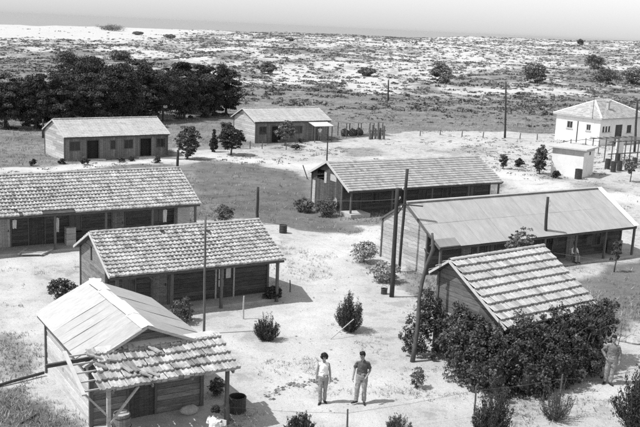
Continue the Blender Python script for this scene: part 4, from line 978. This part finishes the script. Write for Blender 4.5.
def barrel(name,loc,r,h,m,label,cat,bulge=.12,hoops=(.12,.5,.88),open_=False,lid='woodlight',yaw=0):
    root=empty(name,loc,yaw,label,cat); b=MB(); n_=20
    zs=[0,.25,.5,.75,1]; pr_=[r*(1+bulge*math.sin(math.pi*z)) for z in zs]
    for k in range(n_):
        a0=2*math.pi*k/n_+.01;a1=2*math.pi*(k+1)/n_-.01;t=rnd.uniform(.8,1.2)
        for j in range(4):
            V=[(math.cos(a)*pr_[jj],math.sin(a)*pr_[jj],zs[jj]*h) for jj in (j,j+1) for a in (a0,a1)]
            b.add(V,[(0,1,3,2)],t)
    o=b.build('body',M[m],root); o.modifiers.new('t','SOLIDIFY').thickness=.02
    for z in hoops:
        hb_=MB(); rr=r*(1+bulge*math.sin(math.pi*z))+.006; hb_.tube([(math.cos(2*math.pi*k/24)*rr,math.sin(2*math.pi*k/24)*rr,z*h) for k in range(25)],.012,5,cap=False); hb_.build('hoop',M['metal'],root)
    e=MB(); zc=h*(.93 if not open_ else .55); e.tube([(0,0,zc-.02),(0,0,zc)],[r*.96,r*.96],20); e.build('head' if not open_ else 'contents',M[lid],root)
    return root
barrel('barrel',W8@Vector((-3.1,.35,.06)),.24,.75,'wood','wooden stave barrel standing in the leaning hut porch','barrel')
P=at(237,411); tb=barrel('tub',P,.27,.5,'metal','black round tub on the sand beside the leaning hut porch','tub',.02,(.06,.94),True,'dark')
P=at(384,294); tb=barrel('bucket',P,.15,.28,'metal','small dark bucket at the foot of the tall thick pole','bucket',-.03,(.95,),True,'dark'); 
hd=MB(); hd.tube([(math.cos(math.pi*k/12)*.15,0,.28+math.sin(math.pi*k/12)*.14) for k in range(13)],.008,5); hd.build('handle',M['metal'],tb)
P=at(283,233); barrel('oil_drum',P,.23,.5,'metal','dark squat oil drum in the weeds behind the tile roofed hut','drum',.0,(.33,.66,.98),False,'metal')
P=at(578,179); barrel('oil_drum',P,.3,.85,'metal','dark oil drum standing against the corner of the white shed','drum',.0,(.33,.66,.98),False,'metal')
b=MB(); b.ball((0,0,.14),(.3,.17,.16),12,8,.05); o=b.build('stone_block',M['stone'],smooth=True); o.location=W8@Vector((-.75,1.0,.06)); o.rotation_euler.z=.5; tag(o,'pale rounded block lying on the porch floor of the leaning hut','stone')
# long poles lying at the left of the hut
b=MB(); A=at(-6,388); B=at(44,376); b.tube([A+Vector((0,0,.05)),(A+B)/2+Vector((0,0,.09)),B+Vector((0,0,.12))],.05,7); o=b.build('lying_pole',M['pole']); tag(o,'dark pole lying on the grass against the leaning hut side wall','pole')
b=MB(); A=at(20,424); B=at(38,414); b.beam(A+Vector((0,0,.04)),B+Vector((0,0,.04)),.1,.04); o=b.build('plank',M['wooddark']); tag(o,'short dark plank lying in the grass at the lower left','plank')
# ------------------------------------------------------------------ poles
def pole(name,label,top,base,r0,r1,m='pole',fit=None,cat='pole',bits=None,group=None):
    P=at(*base); z=ztop(top[0],top[1],P.y); D=ray(*top); t=P.y/D[1]; T=Vector((D[0]*t,P.y,z))
    root=empty(name,P,0,label,cat,group); b=MB(); v=T-P; pts_=[Vector((0,0,-.3))]+[v*(k/6)+Vector((rnd.uniform(-1,1),rnd.uniform(-1,1),0))*r0*.18 for k in range(1,6)]+[v]
    b.tube(pts_,[r0+(r1-r0)*k/6 for k in range(7)],9); b.build('shaft',M[m],root,True); return root,v
def insul(root,v,zs,side=1,r=.03):
    for f in zs:
        p=v*f; b=MB(); b.tube([p,p+Vector((.12*side,0,.0)),p+Vector((.14*side,0,.06))],[.012,.012,.012],5); b.tube([p+Vector((.14*side,0,.04)),p+Vector((.14*side,0,.09)),p+Vector((.14*side,0,.13))],[r,r*1.2,r*.6],8); b.build('insulator',M['white'],root)
pl1,v1_=pole('thin_pole','slender straight pole standing in front of the tile roofed hut',(205.5,217),(204,334),.052,.04,'post')
pl2,v2_=pole('utility_pole','thick dark pole with the bucket at its foot, left of the felt roofed hut',(397.5,188),(391.5,297),.115,.085)
pl3,v3_=pole('utility_pole','taller dark pole just behind the thick pole, against the felt roofed hut gable',(407.3,169),(399,272),.07,.08)
pl4,v4_=pole('utility_pole','dark pole with insulators rising between the felt roofed and vine covered huts',(548,197),(543,266),.1,.075)
insul(pl4,v4_,(.86,.93),1); insul(pl2,v2_,(.9,),1); insul(pl3,v3_,(.62,.8),-1)
b=MB(); b.beam(v2_*.86+Vector((-.25,0,0)),v2_*.86+Vector((1.2,-.1,-.05)),.05); b.beam(v2_*.74,v2_*.9+Vector((.45,0,.0)),.04); b.build('crossarm',M['pole'],pl2)
pl5,v5_=pole('utility_pole','short dark pole at the corner of the lawn above the tile roof',(258,187),(257,224),.1,.08)
pl6,v6_=pole('utility_pole','thin pole behind the ridge of the open hut',(327.5,141),(326.5,176),.07,.05)
pole('utility_pole','post rising behind the right end of the long hut ridge',(178,150),(177.5,171),.12,.1)
pl7,v7_=pole('utility_pole','taller of the far thin poles in the meadow, left of the white house',(506,82),(505,138),.13,.08)
pole('utility_pole','far dark pole in the meadow in the middle of the photo',(388.5,80),(388,101),.15,.12)
pole('utility_pole','thick pole at the right edge beside the white house yard',(637.5,100),(634.5,152),.13,.1)
pole('utility_pole','thin pole left of the long cabin gable by the grove',(43,119),(43,138),.12,.09)
# rough trunk used as a pole
P=at(411.5,362); D=ray(432,233); t=(P.y+.6)/D[1]; T=Vector((D[0]*t,P.y+.6,H+D[2]*t)); root=empty('rough_pole',P,0,'rough crooked log leaning by the left wall of the vine covered hut','pole')
v=T-P; b=MB(); pts_=[Vector((0,0,-.3))]; 
for k in range(1,9): pts_.append(v*(k/8)+Vector((rnd.uniform(-.06,.06)+.07*math.sin(k*1.1),0,0)))
b.tube(pts_,[.095,.09,.075,.085,.065,.075,.06,.07,.045],9); b.build('shaft',M['bark'],root,True)
b=MB()
for f,sx in ((.75,1),(.84,-1),(.9,1),(.55,-1),(.35,1),(.96,-1)): p=v*f; b.tube([p,p+Vector((.12*sx,.03,.08)),p+Vector((.17*sx,.02,.2))],[.035,.028,.015],6)
b.build('branch_stubs',M['bark'],root)
# cables
def cable(a,b_,label,sag=.5,r=.007):
    mb=MB(); a=Vector(a);b_=Vector(b_); mb.tube([a.lerp(b_,k/16)-Vector((0,0,4*sag*(k/16)*(1-k/16))) for k in range(17)],r,5); o=mb.build('cable',M['wire']); tag(o,label,'cable'); return o
def w(rt,v,f=.97): return Vector(rt.location)+v*f
cable(w(pl5,v5_,.95),w(pl2,v2_,.9),'thin cable from the short lawn pole to the thick pole',.35)
cable(w(pl5,v5_,.8),Vector((-24,38,4.2)),'upper thin cable running left from the short lawn pole past the long hut',.5)
cable(w(pl5,v5_,.65),Vector((-24,37.6,3.6)),'lower thin cable running left from the short lawn pole past the long hut',.5)
cable(w(pl3,v3_,.8),w(pl6,v6_,.9),'thin cable from the tall pole to the pole behind the open hut',.4)
cable(w(pl4,v4_,.22),Vector((24,40,1.7)),'thin cable leaving the pole with insulators towards the right edge',.3)
# stick leaning on the shrub
P=at(330.5,339); b=MB(); Q=at(349,333); b.beam(P,Vector((Q.x+.15,Q.y-.3,ztop(352,319,Q.y-.3))),.03,.025); o=b.build('leaning_stick',M['woodlight']); tag(o,'pale stick leaning against the tall rounded shrub','stick')
# fences
def fence(name,label,pp,rails,r=.035,m='post',wire=True,cat='fence'):
    Ps=[]; root=empty(name,at(*pp[0][0]),0,label,cat)
    for (base,top) in pp:
        P=at(*base); z=ztop(top[0],top[1],P.y)-P.z; L0=P-Vector(root.location); b=MB(); b.tube([L0-Vector((0,0,.2)),L0+Vector((rnd.uniform(-.02,.02),0,z*.5)),L0+Vector((rnd.uniform(-.03,.03),0,z))],[r,r,r*.85],7); b.build('post',M[m],root); Ps.append((L0,z))
    for f in rails:
        b=MB(); b.tube([q for (A,z),(B,z2) in zip(Ps,Ps[1:]) for q in (A+Vector((0,0,z*f)),(A+B)/2+Vector((0,0,(z+z2)/2*f-.05)))]+[Ps[-1][0]+Vector((0,0,Ps[-1][1]*f))],.0045 if wire else .03,5); b.build('wire' if wire else 'rail',M['wire' if wire else m],root)
    return root
fence('wire_fence','sagging wire fence on thin posts along the bottom edge',[((228,424),(229,404)),((347,436),(348,409)),((474,415),(475,386)),((559,406),(560,374)),((650,400),(652,372))],(.85,),.03)
fence('garden_stake','single thin stake in the yard in front of the tile roofed hut',[((243.5,319),(243.7,296))],(),.035,'woodlight',cat='stake')
fence('garden_stake','short stake at the right end of the tile roofed hut',[((290,292),(290.5,280))],(),.03,'post',cat='stake')
fence('lawn_fence','low thin posts and wire along the lawn below the second cabin',[((286,150),(286.5,143)),((262,149),(262,141)),((250,149),(250,141)),((240,148),(240,140))],(.9,),.05,cat='fence')
fence('paddock_fence','thin rail fence on the pale ground left of the white house',[((545,160),(545,151)),((563,151),(563,140)),((570,150),(570,139)),((585,151),(585,138)),((598,154),(598,140))],(.9,.5),.05,'post',False)
fence('roadside_fence','row of low posts on the bare ground at the edge of the far meadow',[((420,136),(420,131)),((440,135),(440,130)),((462,137),(462,131)),((483,138),(483,132)),((520,139),(520,133)),((537,140),(537,134))],(.85,),.06)
# yard structures at right
root=empty('pergola',at(622,165),.55,'open pergola of dark poles and rails beside the white house yard','pergola')
for (x,y_) in ((-1.6,0),(.2,0),(2,0),(3.8,0),(-1.6,2.4),(.2,2.4),(2,2.4),(3.8,2.4)):
    b=MB(); b.tube([(x,y_,-.3),(x+.03,y_,2.3)],[.06,.05],6); b.build('post',M['post'],root)
for z_,ys in ((2.25,(0,2.4)),(1.1,(0,))):
    for y_ in ys: b=MB(); b.beam((-2.1,y_,z_),(4.2,y_,z_+.05),.08); b.build('rail',M['post'],root)
for x in (-1.6,-.7,.2,1.1,2,2.9,3.8): b=MB(); b.beam((x,-.4,2.34),(x,2.8,2.34),.06); b.build('crosspiece',M['post'],root)
b=MB(); b.box(1.9,2.9,2.5,2.65,-.1,2.1); o=b.build('backboard',M['white'],root)
for k,(px,py,lb) in enumerate([(607,169,'leftmost dark oil drum of the row under the pergola'),(613,172,'second dark oil drum from the left in the pergola row'),(619,171,'middle dark oil drum in the pergola row'),(627,170,'dark oil drum second from the right in the pergola row'),(634,168,'rightmost dark oil drum of the pergola row'),(617,163,'dark oil drum standing behind the pergola row')]):
    barrel('oil_drum',at(px,py),.24,.95,'metal',lb,'drum',0.,(.33,.66,.98),False,'metal'); 
# shelter right of middle cabin
root=empty('brushwood_shelter',at(352,137),.55,'low brushwood shelter on posts right of the second cabin','shelter')
for x in (-.8,.8,2.4,4.2):
    for y_ in (0,1.8): b=MB(); b.beam((x,y_,-.3),(x,y_,1.55),.08); b.build('post',M['post'],root)
b=MB()
for k in range(26): x=-1.1+k*.22; b.beam((x,-.3,1.6+rnd.uniform(-.03,.05)),(x+rnd.uniform(-.2,.2),2.2,1.62),.12,.05,rnd.uniform(.6,1.2))
b.build('brush_roof',M['wood'],root)
b=MB()
for x in (-.4,.7,1.6): b.ball((x,1.,.35),(.5,.4,.5),8,6,.25)
b.build('stored_clutter',M['wooddark'],root)
root=empty('log_stack',at(375.5,139),.3,'cluster of upright dark logs at the meadow edge right of the shelter','log stack')
for (x,h_) in ((-.7,1.1),(-.35,1.6),(.0,1.2),(.3,1.9),(.6,1.25),(.95,1.5)):
    b=MB(); b.tube([(x,rnd.uniform(-.2,.2),-.2),(x+rnd.uniform(-.06,.06),0,h_)],[.14,.11],7); b.build('log',M['post'],root)
b=MB(); b.beam((-.9,0,.9),(1.2,0,.95),.1); b.build('rail',M['post'],root)
# plants in front of the long cabin and rubble
for (px,py,tp,w_,lb) in [(62,164,158,9,'left small plant by the front corner of the long cabin'),(85,165,157,9,'small plant before the first doorway of the long cabin'),(121,162,158,8,'small plant left of the doorstep slab of the long cabin'),(131,161,157,7,'small plant before the second window pair of the long cabin'),(157,163,156,9,'small plant at the right front of the long cabin'),(33,166,158,8,'dark tuft on the ground left of the long cabin'),(296,150,144,10,'dark low plant on the pale ground below the second cabin'),(305,131,127,5,'small plant peeping over the second cabin roof'),(300,143,138,8,'small plant at the second cabin doorstep')]:
    if lb.startswith('small plant peeping'): continue
    round_bush('small_plant',px,py,tp,w_,lb,24,24,.14,'leafdark')
b=None
for k,(px,py,s_) in enumerate([(592,347,.16),(600,349,.22),(622,341,.2),(634,343,.26),(565,207,.2),(280,158,.14),(262,327,.05)]):
    P=at(px,py); b=MB(); b.ball((0,0,s_*.3),(s_*1.3,s_,s_*.6),9,6,.12); o=b.build('boulder',M['stone'],smooth=False); o.location=P
    tag(o,['pale stone on the bright bank left of the man by the vine','larger pale stone just left of the man by the vine','pale stone on the bank right of the man by the vine','largest pale stone on the bank at the right edge','pale stone on the bare ground behind the felt roofed hut','small stone on the pale track below the second cabin','tiny stone in the yard beside the small feathery shrub'][k],'stone')
# ------------------------------------------------------------------ people
def xf(P,yaw): return Matrix.Translation(P)@Matrix.Rotation(yaw,4,'Z')
def remesh(o,vs=.008,sm=3):
    r_=o.modifiers.new('r','REMESH'); r_.mode='VOXEL'; r_.voxel_size=vs; r_.use_smooth_shade=True
    s=o.modifiers.new('s','SMOOTH'); s.iterations=sm; s.factor=.5
def crease(o,k,sz):
    tx=bpy.data.textures.new('cloth_folds','CLOUDS'); tx.noise_scale=sz; tx.noise_depth=1
    m_=o.modifiers.new('d','DISPLACE'); m_.texture=tx; m_.strength=k; m_.mid_level=.3; m_.texture_coords='LOCAL'
def person(P,yaw,scale,label,arms,legs,shirt='shirtg',trous='trousl',sleeve=.55,hair='short',headturn=0,headtilt=0,seated=False,female=False,tuck=True):
    root=empty('person',P,yaw,label,'person'); root.scale=(scale,)*3
    hipz=.93 if not seated else .46
    dz=hipz-.93
    def Z(z): return z+dz
    sw=.185 if not female else .16
    b=MB()
    ry=1 if not female else .92
    b.tube([(0,0,Z(.86)),(0,0,Z(.95)),(0,.0,Z(1.08)),(0,0,Z(1.22)),(0,0,Z(1.34)),(0,.01,Z(1.42)),(0,.0,Z(1.47))],[.14,.155*(1.05 if female else 1),.125*ry,.14*ry,.165*ry,.13*ry,.06],14,ry=[.1,.11,.095,.105,.11,.085,.055])
    b.tube([(0,.0,Z(1.42)),(0,-.005,Z(1.5)),(0,-.015,Z(1.56))],[.058,.052,.055],10)
    Rh=Matrix.Translation((0,-.01,Z(1.54)))@Matrix.Rotation(headturn,4,'Z')@Matrix.Rotation(headtilt,4,'X')
    hd=MB(); hd.ball((0,-.015,.1),(.075,.095,.115),18,14); hd.ball((0,-.05,.045),(.052,.055,.055),12,8)
    hd.tube([(0,-.105,.115),(0,-.13,.085),(0,-.115,.07)],[.008,.016,.012],6); hd.tube([(-.02,-.103,.045),(.02,-.103,.045)],.007,6)
    for s in (-1,1): hd.ball((.076*s,.0,.095),(.012,.022,.032),8,6)
    b.add([Rh@Vector(q) for q in hd.V],hd.F)
    for s,(el,wr,cu) in zip((-1,1),arms):
        sh=Vector((sw*s,0,Z(1.39))); el=Vector(el)+Vector((0,0,dz)); wr=Vector(wr)+Vector((0,0,dz))
        b.tube([Vector((.1*s,0,Z(1.39))),sh,sh.lerp(el,.5),el],[.055,.052,.045,.038],10); b.tube([el,el.lerp(wr,.35),wr],[.038,.038,.026],10)
        d=(wr-el).normalized(); side=Vector((0,-1,0)); side=(side-d*side.dot(d)).normalized(); nrm=d.cross(side)*-s
        pc=wr+d*.05; b.tube([wr-d*.01,wr+d*.04,wr+d*.085],[.022,.036,.034],8,ry=[.02,.018,.016])
        pm=wr+d*.08; inn=nrm*(-1)
        for k,ln in enumerate((.062,.072,.068,.052)):
            o_=side*(.028-.0187*k); p0=pm+o_; p1=p0+d*ln*.5+inn*.006*cu; p2=p1+d*ln*.38+inn*.018*cu; p3=p2+d*ln*.25+inn*.022*cu
            b.tube([p0-d*.02,p0,p1,p2,p3],[.009,.0095,.009,.008,.006],6)
        t0=wr+d*.025+side*.028; b.tube([t0-side*.01,t0+side*.018+d*.02,t0+side*.026+d*.05],[.012,.011,.008],6)
    for s,(kn,an,toe) in zip((-1,1),legs):
        hp=Vector((.085*s,0,hipz-.02)); kn=Vector(kn);an=Vector(an)
        b.tube([hp,hp.lerp(kn,.5),kn],[.082,.07,.052],10); b.tube([kn,kn.lerp(an,.35),an],[.05,.05,.034],10)
        tv=Vector((toe[0],toe[1],0)); b.tube([an-tv*.03,an+tv*.05-Vector((0,0,.04)),an+tv*.15-Vector((0,0,.06))],[.034,.034,.024],8)
    body=b.build('body',M['skin'],root); remesh(body,.0075,2)
    # shirt
    b=MB(); k_=.018
    b.tube([(0,0,Z(.93 if tuck else .86)),(0,0,Z(1.0)),(0,.0,Z(1.1)),(0,0,Z(1.22)),(0,0,Z(1.34)),(0,.01,Z(1.425)),(0,.0,Z(1.455))],[.155,.178,.165*ry,.158*ry,.168*ry,.125*ry,.07],16,ry=[.12,.122,.115,.122,.12,.095,.066])
    for s,(el,wr,cu) in zip((-1,1),arms):
        sh=Vector((sw*s,0,Z(1.39))); el=Vector(el)+Vector((0,0,dz)); wr=Vector(wr)+Vector((0,0,dz))
        if sleeve>0:
            if sleeve<=1: b.tube([Vector((.08*s,0,Z(1.375))),sh+Vector((-.01*s,0,-.015)),sh.lerp(el,sleeve)],[.066,.056,.058],10)
            else: b.tube([Vector((.08*s,0,Z(1.375))),sh+Vector((-.01*s,0,-.015)),sh.lerp(el,.5),el,el.lerp(wr,sleeve-1)],[.066,.056,.055,.05,.042],10)
        else: b.tube([Vector((.06*s,0,Z(1.38))),sh*1.0],[.07,.062],10)
    for s in (-1,1): b.tube([(.012*s,-.075,Z(1.40)),(.055*s,-.06,Z(1.45)),(.06*s,.01,Z(1.475))],[.014,.016,.014],6)
    o=b.build('shirt',M[shirt],root); remesh(o,.009,3); crease(o,.034,.08)
    # trousers
    b=MB(); b.tube([(0,0,hipz-.1),(0,0,hipz+.0),(0,0,hipz+.12)],[.15,.178,.155],16,ry=[.12,.132,.118])
    for s,(kn,an,toe) in zip((-1,1),legs):
        hp=Vector((.085*s,0,hipz-.02)); kn=Vector(kn);an=Vector(an)
        b.tube([hp,hp.lerp(kn,.5),kn,kn.lerp(an,.5),an+Vector((0,0,.0))],[.1,.088,.07,.066,.066] if not female else [.096,.08,.062,.06,.062],12)
    o=b.build('trousers',M[trous],root); remesh(o,.01,3); crease(o,.036,.1)
    b=MB(); b.tube([(0,0,hipz+.085),(0,0,hipz+.12)],[.169,.166],18,ry=[.128,.126]); b.build('belt',M['shoe'],root)
    for s,(kn,an,toe) in zip((-1,1),legs):
        an=Vector(an); tv=Vector((toe[0],toe[1],0)); g_=Vector((an.x,an.y,.04)); b=MB(); b.tube([g_-tv*.06,g_,g_+tv*.1-Vector((0,0,.005)),g_+tv*.19-Vector((0,0,.015))],[.036,.044,.04,.022],9); o=b.build('shoe',M['shoe'],root,True)
    hm=MB()
    if hair=='curly':
        for k in range(90):
            a=rnd.uniform(0,6.283); e=rnd.uniform(-.35,1.5); q=Vector((math.cos(a)*math.cos(e)*.105,math.sin(a)*math.cos(e)*.115+.015,.115+math.sin(e)*.115))
            if q.y<-.065 and q.z<.165: continue
            hm.ball(q,.034,6,5,.2)
    else:
        V0=len(hm.V); hm.ball((0,.01,.135),(.094,.112,.112),18,12,.03)
        hm.V=[(x_,y_,z_) if not (y_<-.03 and z_<.165) and z_>.06 else (x_*.6,max(y_,-.03)*.6,max(z_,.1)) for x_,y_,z_ in hm.V]
        for k in range(26):
            a=rnd.uniform(0,6.283); q=Vector((math.cos(a)*.055,math.sin(a)*.065-.01,.205+rnd.uniform(-.02,.01))); hm.ball(q,.03,6,5,.2)
    hm.V=[tuple(Rh@Vector(q)) for q in hm.V]; hm.build('hair',M['hair'],root,True)
    for s in (-1,1):
        e=MB(); e.ball((.03*s,-.101,.11),(.014,.008,.007),8,6); e.V=[tuple(Rh@Vector(q)) for q in e.V]; e.build('eye',M['hair'],root)
        e=MB(); e.tube([(.012*s,-.108,.132),(.03*s,-.108,.137),(.048*s,-.098,.131)],.005,5); e.V=[tuple(Rh@Vector(q)) for q in e.V]; e.build('eyebrow',M['hair'],root)
    return root
def stand_at(px,py): return at(px,py)
P=stand_at(322,403); person(P,.1,.955,'woman in white sleeveless blouse and grey trousers, left of the standing pair',
  [((-.215,.0,1.12),(-.235,-.05,.88),1.),((.215,.0,1.12),(.235,-.05,.88),1.)],[((-.09,-.09,.49),(-.07,-.04,.09),(-.4,-.9)),((.085,-.0,.49),(.09,.08,.09),(.3,-.95))],'shirtw','trousg',0,'curly',.1,.15,female=True,tuck=True)
P=stand_at(360.5,403); person(P,-.1,1.0,'man in grey short sleeved shirt and light trousers, right of the standing pair',
  [((-.25,.03,1.13),(-.28,-.08,.89),1.2),((.25,.05,1.13),(.15,-.15,.97),1.3)],[((-.13,-.07,.49),(-.15,-.0,.09),(-.75,-.66)),((.1,-.03,.49),(.11,.02,.09),(.1,-1))],'shirtg','trousl',.75,'short',-.45,.35)
P=stand_at(609,384); person(P,-.25,1.02,'man in long sleeved grey shirt standing by the vine with a hand at his hip',
  [((-.33,.06,1.16),(-.2,-.12,.98),1.5),((.25,.03,1.13),(.25,-.05,.89),1.2)],[((-.12,-.03,.49),(-.15,.03,.09),(-.3,-.95)),((.06,-.03,.49),(.03,-.03,.09),(.5,-.86))],'shirtm','trousl',1.85,'short',-.1,.1)
D=ray(215,408); t=(1.68-H)/D[2]; P=Vector((D[0]*t,D[1]*t,0)); P.z=0
rp=person(P,2.75,.97,'person in a white shirt seen from behind at the bottom edge by the porch',
  [((-.23,-.05,1.15),(-.16,-.25,1.1),1.4),((.23,-.05,1.15),(.16,-.27,1.12),1.4)],[((-.09,-.02,.49),(-.1,.02,.09),(-.1,-1)),((.09,-.02,.49),(.1,.02,.09),(.1,-1))],'shirtw','trousg',.6,'curly',.1,.35)
o=MB(); o.box(-.17,.17,-.36,-.34,1.02,1.22); o=o.build('paper_sheet',M['white']); o.matrix_world=Matrix.Translation(P)@Matrix.Rotation(2.75,4,'Z'); tag(o,'white sheet of paper held by the person at the bottom edge','paper')
W6=Matrix.Translation(Db6['root'].location)@Matrix.Rotation(Db6['root'].rotation_euler.z,4,'Z')
P=W6@Vector((9.95,.32,.1)); person(P,.4,.84,'seated person in a white shirt in the shade of the felt roofed hut porch',
  [((-.22,-.12,1.15),(-.1,-.36,1.05),1.),((.22,-.12,1.15),(.1,-.36,1.05),1.)],[((-.12,-.42,.47),(-.12,-.42,.09),(-.1,-1)),((.12,-.42,.47),(.12,-.42,.09),(.1,-1))],'shirtw','trousg',1.5,'short',0,.2,seated=True)
st_=empty('stool',P,.955,'low wooden stool under the seated person in the porch shade','stool')
b=MB(); b.box(-.2,.2,-.15,.2,.34,.375); b.build('seat',M['wood'],st_)
for x in (-.16,.16):
    for y_ in (-.12,.16): b=MB(); b.beam((x,y_,0),(x,y_,.34),.035); b.build('leg',M['wood'],st_)
P=at(319.5,141); person(P,0,.95,'small far figure in pale clothes before the awning door of the second cabin',
  [((-.22,0,1.13),(-.24,-.05,.89),1),((.22,0,1.13),(.24,-.05,.89),1)],[((-.09,-.02,.49),(-.1,.02,.09),(-.1,-1)),((.09,-.02,.49),(.1,.02,.09),(.1,-1))],'shirtw','trousg',.6,'curly',female=True)
# ------------------------------------------------------------------ haze
HZ=3e-5
if HZ:
    b=MB(); b.box(-16500,16500,-200,26500,-40,26); o=b.build('haze',M['dark']); o['kind']='stuff'; o['label']='thin sea haze in the air over dunes and water'
    m=bpy.data.materials.new('sea_haze'); m.use_nodes=True; nt=m.node_tree; nt.nodes.clear(); ou=nt.nodes.new('ShaderNodeOutputMaterial'); pv=nt.nodes.new('ShaderNodeVolumePrincipled')
    pv.inputs['Color'].default_value=(.6,.6,.6,1); pv.inputs['Density'].default_value=HZ; nt.links.new(pv.outputs[0],ou.inputs['Volume']); o.data.materials.clear(); o.data.materials.append(m)
# ------------------------------------------------------------------ light
EL=R(57); sx,sy=-.95,-.30; n_=math.hypot(sx,sy); sx/=n_; sy/=n_
sv=Vector((sx*math.cos(EL),sy*math.cos(EL),math.sin(EL)))
ld=bpy.data.lights.new('sun','SUN'); ld.energy=4.0; ld.angle=R(.5); ld.color=(1,1,1); lo_=bpy.data.objects.new('sun',ld); C.objects.link(lo_); lo_.rotation_euler=sv.to_track_quat('Z','Y').to_euler()
wd=bpy.data.worlds.new('World'); sc.world=wd; wd.use_nodes=True; nt=wd.node_tree; nt.nodes.clear()
sk=nt.nodes.new('ShaderNodeTexSky'); sk.sky_type='NISHITA'; sk.sun_disc=False; sk.sun_elevation=EL; sk.sun_rotation=math.atan2(sx,sy); sk.dust_density=.3; sk.air_density=1.
bw=nt.nodes.new('ShaderNodeSeparateColor'); bg=nt.nodes.new('ShaderNodeBackground'); bg.inputs['Strength'].default_value=.135; ou=nt.nodes.new('ShaderNodeOutputWorld')
nt.links.new(sk.outputs[0],bw.inputs[0]); nt.links.new(bw.outputs[2],bg.inputs['Color']); nt.links.new(bg.outputs[0],ou.inputs['Surface'])
# ------------------------------------------------------------------ camera
cd=bpy.data.cameras.new('camera'); co=bpy.data.objects.new('camera',cd); C.objects.link(co); cd.sensor_width=36; cd.lens=FPX/640*36; cd.clip_end=60000; cd.clip_start=.5
rt=Vector((1,0,0)); up=Vector((0,sp,cp)); fw=Vector((0,cp,-sp)); cx=rt*cr+up*sr; cy=up*cr-rt*sr; cz=-fw
mm=Matrix((cx,cy,cz)).transposed().to_4x4(); mm.translation=Vector((0,0,H)); co.matrix_world=mm; sc.camera=co
sc.view_settings.view_transform='Standard'; sc.view_settings.look='None'; sc.view_settings.exposure=.3; sc.view_settings.gamma=1
sc.cycles.use_denoising=False; sc.cycles.max_bounces=6; sc.cycles.volume_bounces=1; sc.render.dither_intensity=2
